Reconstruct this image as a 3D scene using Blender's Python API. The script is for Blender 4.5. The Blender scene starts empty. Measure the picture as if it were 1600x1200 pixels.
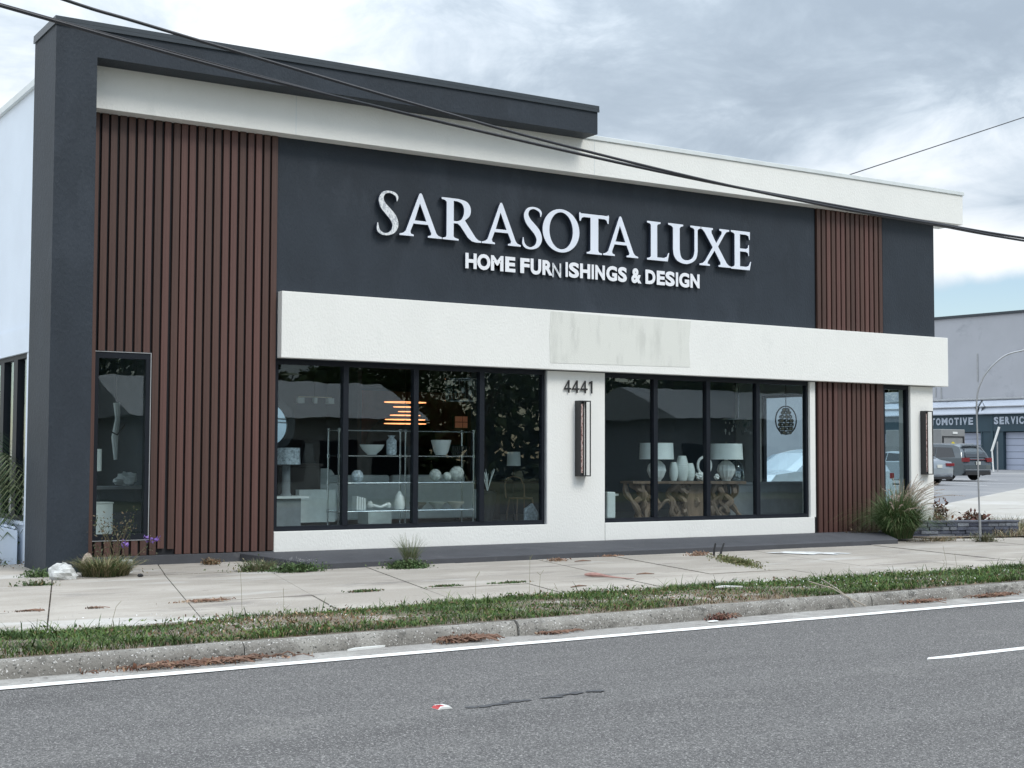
import bpy, bmesh, math, random
import numpy as np
from mathutils import Vector, Matrix
random.seed(7); rng = np.random.default_rng(7)
R = math.radians
SC = bpy.context.scene; COL = SC.collection

# ------------------------------------------------------------------ camera
yaw, pitch, roll = 0.567903, 0.051904, 0.003343
fw = Vector((math.sin(yaw)*math.cos(pitch), math.cos(yaw)*math.cos(pitch), math.sin(pitch)))
rt = Vector((math.cos(yaw), -math.sin(yaw), 0)); up = rt.cross(fw)
r2 = math.cos(roll)*rt + math.sin(roll)*up; u2 = -math.sin(roll)*rt + math.cos(roll)*up
cam_d = bpy.data.cameras.new('camera'); cam = bpy.data.objects.new('camera', cam_d); COL.objects.link(cam)
cam.matrix_world = Matrix(((r2.x, u2.x, -fw.x, -5.0715), (r2.y, u2.y, -fw.y, -20.3229), (r2.z, u2.z, -fw.z, 1.6), (0, 0, 0, 1)))
cam_d.sensor_width = 36; cam_d.lens = 2218.15/1600*36; cam_d.clip_end = 3000; cam_d.clip_start = .05
SC.camera = cam
# ------------------------------------------------------------------ exposure
SC.view_settings.view_transform = 'Standard'; SC.view_settings.look = 'None'
SC.view_settings.gamma = 1; SC.view_settings.exposure = 0.42; SC.view_settings.use_curve_mapping = False
# ------------------------------------------------------------------ sun + sky
SUN_AZ, SUN_EL = 160.0, 50.0     # compass style: 0 = +y, 90 = +x
sd = bpy.data.lights.new('sun', 'SUN'); sd.energy = 1.5; sd.angle = R(22); sd.color = (1, .94, .86)
sun = bpy.data.objects.new('sun', sd); COL.objects.link(sun); sun.location = (0, -30, 40)
sv = Vector((math.sin(R(SUN_AZ))*math.cos(R(SUN_EL)), math.cos(R(SUN_AZ))*math.cos(R(SUN_EL)), math.sin(R(SUN_EL))))
sun.rotation_euler = sv.to_track_quat('Z', 'Y').to_euler()

def N(nt, typ, **kw):
    n = nt.nodes.new(typ)
    for k, v in kw.items():
        if k.startswith('i_'):
            n.inputs[k[2:].replace('_', ' ')].default_value = v
        else: setattr(n, k, v)
    return n
W = bpy.data.worlds.new('World'); SC.world = W; W.use_nodes = True
nt = W.node_tree; nt.nodes.clear(); L = nt.links.new
out = N(nt, 'ShaderNodeOutputWorld')
sky = N(nt, 'ShaderNodeTexSky', sky_type='NISHITA', sun_disc=False, sun_elevation=R(SUN_EL), sun_rotation=R(SUN_AZ))
sky.air_density = 1.0; sky.dust_density = .6
bgs = N(nt, 'ShaderNodeBackground'); bgs.inputs[1].default_value = .115; L(sky.outputs[0], bgs.inputs[0])
tc = N(nt, 'ShaderNodeTexCoord'); sep = N(nt, 'ShaderNodeSeparateXYZ'); L(tc.outputs['Generated'], sep.inputs[0])
def M(op, a, b=None, c=None, clamp=False, tree=None):
    t = tree or nt
    n = t.nodes.new('ShaderNodeMath'); n.operation = op; n.use_clamp = clamp
    for i, v in enumerate((a, b, c)):
        if v is None: continue
        if isinstance(v, (int, float)): n.inputs[i].default_value = v
        else: t.links.new(v, n.inputs[i])
    return n.outputs[0]
zc = M('MAXIMUM', sep.outputs[2], 0.0)
dv = M('ADD', zc, .22)
cmb = N(nt, 'ShaderNodeCombineXYZ')
L(M('DIVIDE', sep.outputs[0], dv), cmb.inputs[0]); L(M('DIVIDE', sep.outputs[1], dv), cmb.inputs[1]); L(M('MULTIPLY', zc, 1.5), cmb.inputs[2])
def noise(vec, scale, detail=5, rough=.55, dist=0, off=(0, 0, 0), tree=None):
    t = tree or nt
    mp = N(t, 'ShaderNodeMapping'); mp.inputs['Location'].default_value = off
    t.links.new(vec, mp.inputs[0])
    n = N(t, 'ShaderNodeTexNoise'); n.inputs['Scale'].default_value = scale; n.inputs['Detail'].default_value = detail
    n.inputs['Roughness'].default_value = rough; n.inputs['Distortion'].default_value = dist
    t.links.new(mp.outputs[0], n.inputs['Vector']); return n.outputs[0]
def ramp(fac, stops, tree=None, interp='LINEAR'):
    t = tree or nt
    n = N(t, 'ShaderNodeValToRGB'); n.color_ramp.interpolation = interp
    e = n.color_ramp.elements
    while len(e) < len(stops): e.new(.5)
    for i, (p, c) in enumerate(stops):
        e[i].position = p; e[i].color = (c, c, c, 1) if isinstance(c, (int, float)) else (*c, 1)
    t.links.new(fac, n.inputs[0]); return n.outputs[0]
n1 = noise(cmb.outputs[0], 1.0, 2, .5, 0, (1.7, 3.1, 0))
mpz = N(nt, 'ShaderNodeMapping'); mpz.inputs['Scale'].default_value = (1, 1, 1.9); L(tc.outputs['Generated'], mpz.inputs[0])
n2a = noise(mpz.outputs[0], 3.6, 9, .56, .35, (4.2, .6, .4))
n2b = noise(mpz.outputs[0], 9.0, 7, .60, .5, (1.2, 7.6, 2.4))
# billowed edges: fold the fine noise so that lumps get crisp rims
bil = M('MULTIPLY', M('ABSOLUTE', M('SUBTRACT', n2b, .5)), 2.0)
n2 = M('ADD', M('MULTIPLY', n2a, .86), M('MULTIPLY', bil, .30))
nn = M('ADD', M('MULTIPLY', n1, .40), M('MULTIPLY', n2, .62))
# the air is brighter and whiter towards the left of the street, greyer to the right
side = M('ADD', M('MULTIPLY', sep.outputs[0], .55), M('MULTIPLY', sep.outputs[1], -.25))
nn2 = M('SUBTRACT', nn, M('MULTIPLY', side, .17))
band = M('MULTIPLY', ramp(sep.outputs[2], [(.112, 0.0), (.128, 1.0), (.146, 1.0), (.168, 0.0)]), M('ADD', .06, M('MULTIPLY', noise(tc.outputs['Generated'], 9.0, 6, .55, .3, (1.3, 2.5, 4)), .30)))
nn2 = M('ADD', nn2, band)
cc = ramp(nn2, [(.37, (.33, .40, .485)), (.445, (.42, .50, .59)), (.495, (.56, .645, .735)), (.555, (.74, .81, .885)), (.64, (.96, .99, 1.02))], interp='B_SPLINE')
bgc = N(nt, 'ShaderNodeBackground'); L(cc, bgc.inputs[0])
L(M('ADD', .78, M('MULTIPLY', M('MULTIPLY', zc, zc), 2.2)), bgc.inputs[1])
# broken cloud near the horizon lets the blue through
nb = noise(tc.outputs['Generated'], 6.0, 6, .5, .3, (2.3, 5.5, 9.15))
low = ramp(M('ADD', sep.outputs[2], M('MULTIPLY', M('SUBTRACT', nb, .5), .09)), [(.113, 1.0), (.124, 0.0)])
gap = M('MULTIPLY', low, ramp(M('ADD', nb, M('MULTIPLY', sep.outputs[0], .22)), [(.46, 0), (.58, 1)]))
mx = N(nt, 'ShaderNodeMixShader'); L(gap, mx.inputs[0]); L(bgc.outputs[0], mx.inputs[1]); L(bgs.outputs[0], mx.inputs[2])
L(mx.outputs[0], out.inputs[0])

# ------------------------------------------------------------------ materials
def mat(name, base, rough=.6, metal=0.0, var=.12, vscale=6, bump=0.0, bscale=40, spec=.5, coords='Object', stretch=None, tint=None, coat=0, streak=0, dirt=None):
    m = bpy.data.materials.new(name); m.use_nodes = True
    t = m.node_tree; b = t.nodes['Principled BSDF']
    b.inputs['Roughness'].default_value = rough; b.inputs['Metallic'].default_value = metal
    b.inputs['Specular IOR Level'].default_value = spec; b.inputs['Coat Weight'].default_value = coat
    tcn = N(t, 'ShaderNodeTexCoord'); vec = tcn.outputs[coords]
    if stretch:
        mp = N(t, 'ShaderNodeMapping'); mp.inputs['Scale'].default_value = stretch; t.links.new(vec, mp.inputs[0]); vec = mp.outputs[0]
    c0 = tuple(base)
    n = noise(vec, vscale, 6, .6, 0, tree=t)
    lo = tuple(x*(1-var) for x in c0); hi = tuple(min(1, x*(1+var)) for x in c0)
    colr = ramp(n, [(.3, lo), (.7, hi)], tree=t)
    if dirt:
        dcol, dsc, th = dirt
        dn = noise(vec, dsc, 8, .65, .3, (3, 7, 1), tree=t)
        mxn = N(t, 'ShaderNodeMix', data_type='RGBA'); t.links.new(ramp(dn, [(th, 0.0), (th+.12, 1.0)], tree=t), mxn.inputs[0])
        t.links.new(colr, mxn.inputs[6]); mxn.inputs[7].default_value = (*dcol, 1); colr = mxn.outputs[2]
    if tint:
        at = N(t, 'ShaderNodeAttribute', attribute_name=tint)
        mm = N(t, 'ShaderNodeMix', data_type='RGBA', blend_type='MULTIPLY'); mm.inputs[0].default_value = 1
        t.links.new(colr, mm.inputs[6]); t.links.new(at.outputs[0], mm.inputs[7]); colr = mm.outputs[2]
    t.links.new(colr, b.inputs['Base Color'])
    if bump:
        bn = noise(vec, bscale, 5, .6, 0, (1, 2, 3), tree=t); bp = N(t, 'ShaderNodeBump'); bp.inputs['Strength'].default_value = bump
        bp.inputs['Distance'].default_value = .02; t.links.new(bn, bp.inputs['Height']); t.links.new(bp.outputs[0], b.inputs['Normal'])
    return m
def emis(name, c, s):
    m = bpy.data.materials.new(name); m.use_nodes = True; b = m.node_tree.nodes['Principled BSDF']
    b.inputs['Base Color'].default_value = (*c, 1); b.inputs['Emission Color'].default_value = (*c, 1); b.inputs['Emission Strength'].default_value = s; return m
def glassmat(name, tintc, ior=1.5, rough=0.0):
    m = bpy.data.materials.new(name); m.use_nodes = True; t = m.node_tree; t.nodes.clear()
    o = N(t, 'ShaderNodeOutputMaterial'); lw = N(t, 'ShaderNodeLayerWeight'); lw.inputs[0].default_value = .5; f0 = ((ior-1)/(ior+1))**2
    f = M('ADD', M('MULTIPLY', M('POWER', lw.outputs['Facing'], 5.0, tree=t), 1-f0, tree=t), f0, tree=t)
    tr = N(t, 'ShaderNodeBsdfTransparent'); tr.inputs[0].default_value = (*tintc, 1)
    g = N(t, 'ShaderNodeBsdfGlossy'); g.inputs['Roughness'].default_value = rough; g.inputs[0].default_value = (.95, 1, 1, 1)
    x = N(t, 'ShaderNodeMixShader'); t.links.new(f, x.inputs[0]); t.links.new(tr.outputs[0], x.inputs[1]); t.links.new(g.outputs[0], x.inputs[2])
    t.links.new(x.outputs[0], o.inputs[0])
    # very slight waviness of the float glass
    tcn = N(t, 'ShaderNodeTexCoord'); nz = noise(tcn.outputs['Object'], 1.3, 2, .5, tree=t); bp = N(t, 'ShaderNodeBump')
    bp.inputs['Strength'].default_value = .03; bp.inputs['Distance'].default_value = .03; t.links.new(nz, bp.inputs['Height'])
    t.links.new(bp.outputs[0], g.inputs['Normal']); return m

MT = {}
MT['black_stucco'] = mat('black_stucco', (.026, .034, .045), .6, var=.16, vscale=1.3, bump=.45, bscale=26, stretch=(1, 1, .55), dirt=((.034, .043, .056), 1.5, .57), spec=.3)
MT['white_stucco'] = mat('white_stucco', (.78, .785, .755), .8, var=.025, vscale=1.2, bump=.35, bscale=34, stretch=(1, 1, .7), dirt=((.73, .74, .71), 1.3, .60))
MT['skylit_white'] = mat('skylit_white', (.70, .77, .86), .75, var=.04, vscale=.8, bump=.15, bscale=40)  # white paint with the blue of the skylight put into its colour
MT['coping_dark'] = mat('coping_dark', (.05, .06, .07), .38, .3, var=.08, vscale=3)
MT['coping_white'] = mat('coping_white', (.68, .72, .72), .4, .1, var=.06, vscale=3)
MT['slat'] = mat('slat_wood', (.080, .039, .031), .55, var=.28, vscale=3.0, stretch=(9, 9, .5), bump=.12, bscale=30, tint='tint')
MT['backing'] = mat('backing_black', (.012, .013, .017), .7)
MT['frame'] = mat('aluminium_black', (.009, .012, .018), .5, 0, var=.1, spec=.25)
MT['trim'] = mat('trim_grey', (.36, .37, .38), .5, .2)
MT['glass'] = glassmat('window_glass', (.90, .95, .96), 1.48)
MT['plinth'] = mat('painted_concrete_dark', (.060, .063, .072), .75, var=.14, vscale=2.5, bump=.35, bscale=50, dirt=((.10, .10, .105), 3, .60))
MT['wallin'] = mat('interior_paint', (.055, .07, .085), .9, var=.05)
MT['floorin'] = mat('interior_floor', (.30, .31, .30), .35)
MT['letter'] = mat('letter_acrylic', (.73, .775, .86), .22, var=.03, vscale=3, spec=.6)
MT['letterw'] = mat('letter_white', (.80, .82, .86), .35, var=.02)
MT['letterside'] = mat('letter_return', (.035, .045, .07), .3)
MT['chrome'] = mat('chrome', (.62, .64, .66), .18, 1, var=.02)
MT['black'] = mat('black_metal', (.018, .018, .020), .45)
MT['white'] = mat('white_ceramic', (.72, .73, .71), .35, var=.03)
MT['shade'] = mat('lamp_shade_fabric', (.74, .78, .76), .9, var=.05)
MT['linen'] = mat('linen_upholstery', (.70, .72, .70), .95, var=.06, vscale=12, bump=.2, bscale=120)
MT['graycloth'] = mat('grey_cloth', (.22, .23, .24), .95)
MT['rootwood'] = mat('root_wood', (.16, .105, .07), .55, var=.5, vscale=6, stretch=(1, 1, .35), bump=.4, bscale=14)
MT['darkwood'] = mat('dark_wood', (.05, .035, .03), .45)
MT['marble'] = mat('patterned_ceramic', (.45, .5, .54), .3, var=.55, vscale=22)
MT['led'] = emis('led_strip', (1, .36, .14), 2.0)
MT['gold'] = mat('brass', (.42, .36, .26), .3, .9)
MT['concrete'] = mat('concrete', (.40, .385, .36), .9, var=.12, vscale=.9, bump=.4, bscale=60, dirt=((.47, .465, .45), .7, .56))
MT['steel'] = mat('galvanised_steel', (.38, .39, .40), .4, .7)
MT['cable'] = mat('cable_rubber', (.018, .020, .026), .5, var=.3, vscale=14)
def finish_mat(m): return m

def noisy_ground(name, base, layers, rough=.95, bump=.5, bscale=70):
    """layers: list of (colour, scale, threshold, softness, detail, stretch)"""
    m = bpy.data.materials.new(name); m.use_nodes = True; t = m.node_tree; b = t.nodes['Principled BSDF']
    b.inputs['Roughness'].default_value = rough; b.inputs['Specular IOR Level'].default_value = .3
    tcn = N(t, 'ShaderNodeTexCoord'); vec = tcn.outputs['Object']
    rgb = N(t, 'ShaderNodeRGB'); rgb.outputs[0].default_value = (*base, 1); colr = rgb.outputs[0]
    for i, (c, sc, th, so, det, st) in enumerate(layers):
        mp = N(t, 'ShaderNodeMapping'); mp.inputs['Scale'].default_value = st; t.links.new(vec, mp.inputs[0])
        nn_ = noise(mp.outputs[0], sc, det, .6, 0, (i*3.7, i*1.9, i), tree=t)
        x = N(t, 'ShaderNodeMix', data_type='RGBA'); t.links.new(ramp(nn_, [(th, 0.), (min(1, th+so), 1.)], tree=t), x.inputs[0])
        t.links.new(colr, x.inputs[6]); x.inputs[7].default_value = (*c, 1); colr = x.outputs[2]
    t.links.new(colr, b.inputs['Base Color'])
    bn = noise(vec, bscale, 4, .6, tree=t); bp = N(t, 'ShaderNodeBump'); bp.inputs['Strength'].default_value = bump; bp.inputs['Distance'].default_value = .01
    t.links.new(bn, bp.inputs['Height']); t.links.new(bp.outputs[0], b.inputs['Normal']); return m
o1 = (1, 1, 1)
MT['asphalt'] = noisy_ground('asphalt', (.108, .105, .103), [
    ((.150, .146, .141), .30, .44, .2, 3, (.06, 1.3, 1)), ((.086, .083, .082), .42, .53, .13, 4, (.05, 1.1, 1)), ((.074, .072, .071), .8, .58, .14, 7, (.4, 1, 1)),
    ((.165, .160, .152), 1.1, .60, .1, 8, o1), ((.06, .058, .059), 70, .51, .07, 3, o1), ((.075, .073, .072), 26, .56, .06, 4, o1),
    ((.28, .272, .262), 62, .575, .06, 3, o1), ((.45, .44, .42), 95, .64, .05, 2, o1), ((.035, .035, .036), 2.6, .71, .02, 5, o1)], bump=.8, bscale=70)
MT['gutter'] = noisy_ground('gutter_grit', (.26, .25, .235), [((.33, .32, .30), 3, .5, .12, 6, o1), ((.15, .14, .13), 9, .6, .08, 6, o1), ((.45, .44, .42), 60, .63, .05, 2, o1)])
MT['sidewalk'] = noisy_ground('sidewalk_concrete', (.315, .288, .252), [
    ((.385, .355, .315), .8, .46, .14, 7, (.6, 1.4, 1)), ((.44, .425, .40), .60, .58, .08, 9, (.5, 1.6, 1)), ((.23, .21, .19), 1.3, .58, .10, 8, (.5, 1.4, 1)), ((.20, .185, .165), 5, .64, .06, 6, (.4, 1.4, 1)),
    ((.25, .24, .225), 22, .62, .08, 5, o1), ((.46, .45, .43), 45, .62, .06, 3, o1)], bump=.5)
MT['kerb'] = noisy_ground('kerb_concrete', (.20, .19, .172), [((.29, .28, .255), 2.2, .48, .15, 7, o1), ((.11, .105, .095), 4, .56, .10, 7, (1, 1, 2)), ((.07, .07, .065), 42, .58, .06, 4, o1), ((.60, .59, .57), 55, .62, .04, 3, o1)], bump=1.0, bscale=45)
MT['kerb_patch'] = noisy_ground('smooth_mortar', (.40, .39, .37), [((.34, .33, .31), 6, .5, .2, 5, o1)])
MT['soil'] = noisy_ground('sandy_soil', (.16, .135, .105), [((.36, .335, .30), 2.4, .52, .12, 6, (.5, 1.2, 1)), ((.13, .075, .045), 5, .55, .1, 6, o1)], bump=1.)
MT['lot'] = noisy_ground('lot_asphalt', (.185, .19, .20), [((.25, .25, .25), .22, .48, .15, 5, (1, .5, 1)), ((.13, .135, .145), .12, .58, .1, 6, (.4, 1, 1)), ((.32, .32, .31), 30, .62, .06, 3, o1)])
MT['apron'] = noisy_ground('pale_apron', (.36, .345, .315), [((.43, .42, .40), .5, .5, .15, 6, o1), ((.28, .26, .24), .9, .58, .12, 6, o1)])
MT['far'] = noisy_ground('far_ground', (.12, .13, .07), [((.22, .2, .15), .15, .5, .15, 6, o1)])
MT['paint'] = noisy_ground('road_paint', (.74, .74, .72), [((.60, .60, .58), 3, .55, .1, 6, o1), ((.22, .22, .22), 26, .68, .05, 5, o1)], rough=.8)
MT['leaf'] = mat('leaf', (.5, .5, .5), .6, var=.15, vscale=3, tint='tint', spec=.3)
MT['bark'] = mat('bark', (.14, .11, .085), .9, var=.3, bump=.6)

# ------------------------------------------------------------------ mesh helpers
ORG = {}
class MB:
    def __init__(s): s.v = []; s.f = []; s.mi = []; s.cur = 0
    def add(s, vs, fs):
        o = len(s.v); s.v += [tuple(p) for p in vs]; s.f += [tuple(i+o for i in f) for f in fs]; s.mi += [s.cur]*len(fs); return s
    def box(s, x0, x1, y0, y1, z0, z1):
        return s.add([(x0,y0,z0),(x1,y0,z0),(x1,y1,z0),(x0,y1,z0),(x0,y0,z1),(x1,y0,z1),(x1,y1,z1),(x0,y1,z1)],
                     [(3,2,1,0),(4,5,6,7),(0,1,5,4),(1,2,6,5),(2,3,7,6),(3,0,4,7)])
    def quad(s, *p): return s.add(p, [tuple(range(len(p)))])
    def tube(s, pts, r, n=8, cap=True):
        pts = [Vector(p) for p in pts]; rs = r if isinstance(r, (list, tuple)) else [r]*len(pts)
        vs = []; fs = []; ref = None
        for i, p in enumerate(pts):
            d = (pts[min(i+1, len(pts)-1)]-pts[max(i-1, 0)]).normalized()
            if ref is None: ref = d.cross(Vector((0, 0, 1)) if abs(d.z) < .9 else Vector((1, 0, 0))).normalized()
            a = (ref-d*ref.dot(d)).normalized(); ref = a; b = d.cross(a).normalized()
            for k in range(n):
                t = 2*math.pi*k/n; vs.append(p+(a*math.cos(t)+b*math.sin(t))*rs[i])
        for i in range(len(pts)-1):
            for k in range(n): fs.append((i*n+k, i*n+(k+1) % n, (i+1)*n+(k+1) % n, (i+1)*n+k))
        if cap: fs.append(tuple(range(n))[::-1]); fs.append(tuple((len(pts)-1)*n+k for k in range(n)))
        return s.add(vs, fs)
    def lathe(s, prof, c=(0, 0, 0), n=20, sx=1, sy=1, fl=0):
        vs = []; fs = []
        for i, (r, z) in enumerate(prof):
            for k in range(n):
                t = 2*math.pi*k/n; rr = r*(1+fl*math.cos(k*math.pi)); vs.append((c[0]+rr*sx*math.cos(t), c[1]+rr*sy*math.sin(t), c[2]+z))
        m = len(prof)
        for i in range(m-1):
            for k in range(n): fs.append((i*n+k, i*n+(k+1) % n, (i+1)*n+(k+1) % n, (i+1)*n+k))
        if prof[0][0] > 1e-4: fs.append(tuple(range(n))[::-1])
        if prof[-1][0] > 1e-4: fs.append(tuple((m-1)*n+k for k in range(n)))
        return s.add(vs, fs)
    def prism(s, poly, axis, a, b):
        """poly: 2-D outline; axis 'y' -> (x,z) outline swept y a..b, 'x' -> (y,z), 'z' -> (x,y)"""
        f = {'y': lambda p, t: (p[0], t, p[1]), 'x': lambda p, t: (t, p[0], p[1]), 'z': lambda p, t: (p[0], p[1], t)}[axis]
        n = len(poly); return s.add([f(p, a) for p in poly]+[f(p, b) for p in poly],
            [tuple(range(n)), tuple(range(n, 2*n))[::-1]]+[(i, n+i, n+(i+1) % n, (i+1) % n) for i in range(n)])
    def blob(s, c, r, sq=(1, 1, 1), n=10, rough=.0, seed=0):
        rg = random.Random(seed); pr = n//2+1
        vs = []; fs = []
        ph = [rg.uniform(0, 6.28) for _ in range(6)]
        for i in range(pr+1):
            th = math.pi*i/pr
            for k in range(n):
                t = 2*math.pi*k/n; q = 1+rough*(math.sin(3*t+ph[0]+2*th)+math.sin(5*th+ph[1]+t*2)*.7+rg.uniform(-.6, .6))
                vs.append((c[0]+r*q*sq[0]*math.sin(th)*math.cos(t), c[1]+r*q*sq[1]*math.sin(th)*math.sin(t), c[2]+r*q*sq[2]*math.cos(th)))
        for i in range(pr):
            for k in range(n): fs.append((i*n+k, (i+1)*n+k, (i+1)*n+(k+1) % n, i*n+(k+1) % n))
        return s.add(vs, fs)
    def build(s, name, m, parent=None, smooth=False, bevel=0, org=None, merge=False):
        o_ = Vector(org) if org is not None else (ORG.get(parent.name, Vector((0, 0, 0))) if parent else Vector((0, 0, 0)))
        me = bpy.data.meshes.new(name); me.from_pydata([tuple(Vector(p)-o_) for p in s.v], [], s.f); me.update()
        for mm in (m if isinstance(m, (list, tuple)) else [m]): me.materials.append(mm)
        if any(s.mi): me.polygons.foreach_set('material_index', s.mi)
        bm = bmesh.new(); bm.from_mesh(me)
        if merge: bmesh.ops.remove_doubles(bm, verts=bm.verts, dist=1e-5)
        bmesh.ops.recalc_face_normals(bm, faces=bm.faces); bm.to_mesh(me); bm.free()
        if smooth:
            me.polygons.foreach_set('use_smooth', [True]*len(me.polygons))
            me.set_sharp_from_angle(angle=R(40))
        ob = bpy.data.objects.new(name, me); COL.objects.link(ob)
        if parent: ob.parent = parent; ORG[ob.name] = o_
        else: ob.location = o_; ORG[ob.name] = o_
        if bevel:
            bv = ob.modifiers.new('edge', 'BEVEL'); bv.width = bevel; bv.segments = 2; bv.limit_method = 'ANGLE'
        return ob
def tag(o, label=None, cat=None, group=None, kind=None):
    if label: o['label'] = label
    if cat: o['category'] = cat
    if group: o['group'] = group
    if kind: o['kind'] = kind
    return o
def thing(name, label, cat, loc=(0, 0, 0), group=None):
    o = bpy.data.objects.new(name, None); COL.objects.link(o); o.location = loc; o.empty_display_size = .1
    ORG[o.name] = Vector(loc); return tag(o, label, cat, group)
def struct(name):
    o = bpy.data.objects.new(name, None); COL.objects.link(o); ORG[o.name] = Vector((0, 0, 0)); o['kind'] = 'structure'; return o
def copy_tree(o, parent=None):
    c = o.copy(); COL.objects.link(c); c.parent = parent
    for ch in [x for x in bpy.data.objects if x.parent == o]: copy_tree(ch, c)
    return c
def rawmesh(name, verts, faces_n, idx, m, tint=None, parent=None):
    """verts (n,3) array, all faces with faces_n corners, idx flat"""
    me = bpy.data.meshes.new(name); nv = len(verts); nf = len(idx)//faces_n
    me.vertices.add(nv); me.vertices.foreach_set('co', np.asarray(verts, np.float32).ravel())
    me.loops.add(len(idx)); me.loops.foreach_set('vertex_index', np.asarray(idx, np.int32))
    me.polygons.add(nf); me.polygons.foreach_set('loop_start', np.arange(0, len(idx), faces_n, dtype=np.int32))
    me.update(calc_edges=True); me.validate()
    if tint is not None:
        ca = me.color_attributes.new('tint', 'FLOAT_COLOR', 'POINT'); ca.data.foreach_set('color', np.asarray(tint, np.float32).ravel())
    me.materials.append(m); ob = bpy.data.objects.new(name, me); COL.objects.link(ob)
    if parent: ob.parent = parent; ob['kind'] = 'stuff'
    return ob
def blades(base, h, w, lean, az, col, droop=.35, seg=3):
    """curved tapering blades; base (n,3), rest (n,) arrays, col (n,3) -> verts, idx(quads), tint"""
    n = len(base); d = np.stack([np.cos(az), np.sin(az), np.zeros(n)], 1); side = np.stack([-np.sin(az), np.cos(az), np.zeros(n)], 1)
    tw = rng.uniform(-.9, .9, n); side = side*np.cos(tw)[:, None]+d*np.sin(tw)[:, None]
    V = []; T = []
    for k in range(seg+1):
        t = k/seg; hor = lean*h*(t**1.6); z = h*(t-droop*lean*t**3)
        c = base+d*hor[:, None]; c[:, 2] += z
        ww = w*(1-t)**.7*.5+.0008
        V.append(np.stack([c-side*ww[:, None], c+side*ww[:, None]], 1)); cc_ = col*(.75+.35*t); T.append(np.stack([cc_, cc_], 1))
    V = np.stack(V, 1).reshape(n, -1, 3); T = np.stack(T, 1).reshape(n, -1, 3)
    q = []
    for k in range(seg): q += [2*k, 2*k+1, 2*k+3, 2*k+2]
    m = 2*(seg+1); idx = (np.arange(n)[:, None]*m+np.array(q)[None, :]).ravel()
    tint = np.concatenate([T.reshape(-1, 3), np.ones((n*m, 1))], 1)
    return V.reshape(-1, 3), idx, tint
def leaves(c, size, col, up=.3):
    """diamond leaves at c (n,3), random orientation"""
    n = len(c); a = rng.normal(size=(n, 3)); a[:, 2] += up; a /= np.linalg.norm(a, axis=1)[:, None]
    b = np.cross(a, rng.normal(size=(n, 3))); b /= np.linalg.norm(b, axis=1)[:, None]
    s = size[:, None] if np.ndim(size) else size
    V = np.stack([c-a*s, c+b*s*.45-a*s*.1, c+a*s, c-b*s*.45-a*s*.1], 1)
    V[:, 1:4:2, 2] += (s*.1 if np.isscalar(s) else (s*.1))
    idx = np.arange(4*n); T = np.repeat(np.concatenate([col, np.ones((n, 1))], 1), 4, 0)
    return V.reshape(-1, 3), idx, T
def cat3(*parts):
    V = []; I = []; T = []; o = 0
    for v, i, t in parts: V.append(v); I.append(i+o); T.append(t); o += len(v)
    return np.concatenate(V), np.concatenate(I), np.concatenate(T)
def colmix(n, cols, wts=None, jit=.15):
    cols = np.array(cols); k = rng.choice(len(cols), n, p=wts); c = cols[k]*(1+rng.uniform(-jit, jit, (n, 1))); return np.clip(c, 0, 1)*2
GREEN = [(.042, .092, .018), (.068, .125, .024), (.030, .070, .015), (.10, .14, .03)]
BROWN = [(.20, .13, .07), (.15, .085, .045), (.28, .20, .12)]
STRAW = [(.36, .29, .18), (.42, .36, .25), (.26, .2, .12)]

# ================================================================== GROUND
def flat(name, poly, z, m, parent=None):
    b = MB(); b.add([(x, y, z) for x, y in poly], [tuple(range(len(poly)))]); o = b.build(name, m, parent)
    if not parent: o['kind'] = 'structure'
    return o
def yk(x): return -8.74+.0444*(x+2.41)          # foot of the kerb
def ye(x): return -9.17+.0279*(x+2.5)           # centre of the edge line
X0, X1 = -14, 46
flat('ground', [(-600, -600), (900, -600), (900, 900), (-600, 900)], -.30, MT['far'])
flat('road', [(-120, -25), (200, -25), (200, yk(200) if False else -2.0), (X1, yk(X1)+.02), (X0, yk(X0)+.02), (-120, -14)], -.15, MT['asphalt'])
def strip(name, f0, f1, x0, x1, z, m, parent=None, n=40):
    b = MB(); xs = [x0+(x1-x0)*i/n for i in range(n+1)]
    b.add([(x, f0(x), z) for x in xs]+[(x, f1(x), z) for x in xs], [(i, i+1, n+2+i, n+1+i) for i in range(n)])
    o = b.build(name, m, parent)
    if not parent: o['kind'] = 'structure'
    return o
strip('gutter', lambda x: ye(x)-.02, lambda x: yk(x)+.01, X0, X1, -.146, MT['gutter'])
mk = struct('road_marking')
b = MB(); xs = np.linspace(X0, X1, 161)
e0 = [ye(x)-.075+random.uniform(-.008, .008) for x in xs]; e1 = [ye(x)+.075+random.uniform(-.008, .008) for x in xs]
b.add([(x, y, -.142) for x, y in zip(xs, e0)]+[(x, y, -.142) for x, y in zip(xs, e1)], [(i, i+1, 162+i, 161+i) for i in range(160)])
b.build('edge_line', MT['paint'], mk)
for k in range(-1, 3):
    x0 = 4.72+k*12.2; b = MB()
    f = lambda x: -11.72+.022*(x-4.7)
    b.add([(x0, f(x0)-.01, -.146), (x0+.25, f(x0)-.055, -.146), (x0+3.3, f(x0+3.3)-.065, -.146), (x0+3.3, f(x0+3.3)+.065, -.146), (x0+.1, f(x0)+.06, -.146)], [(0, 1, 2, 3, 4)])
    b.build('lane_dash', MT['paint'], mk)
tar = mat('tar_smear', (.055, .056, .06), .7, var=.2, vscale=8)
b = MB(); rg = random.Random(3)
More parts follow.
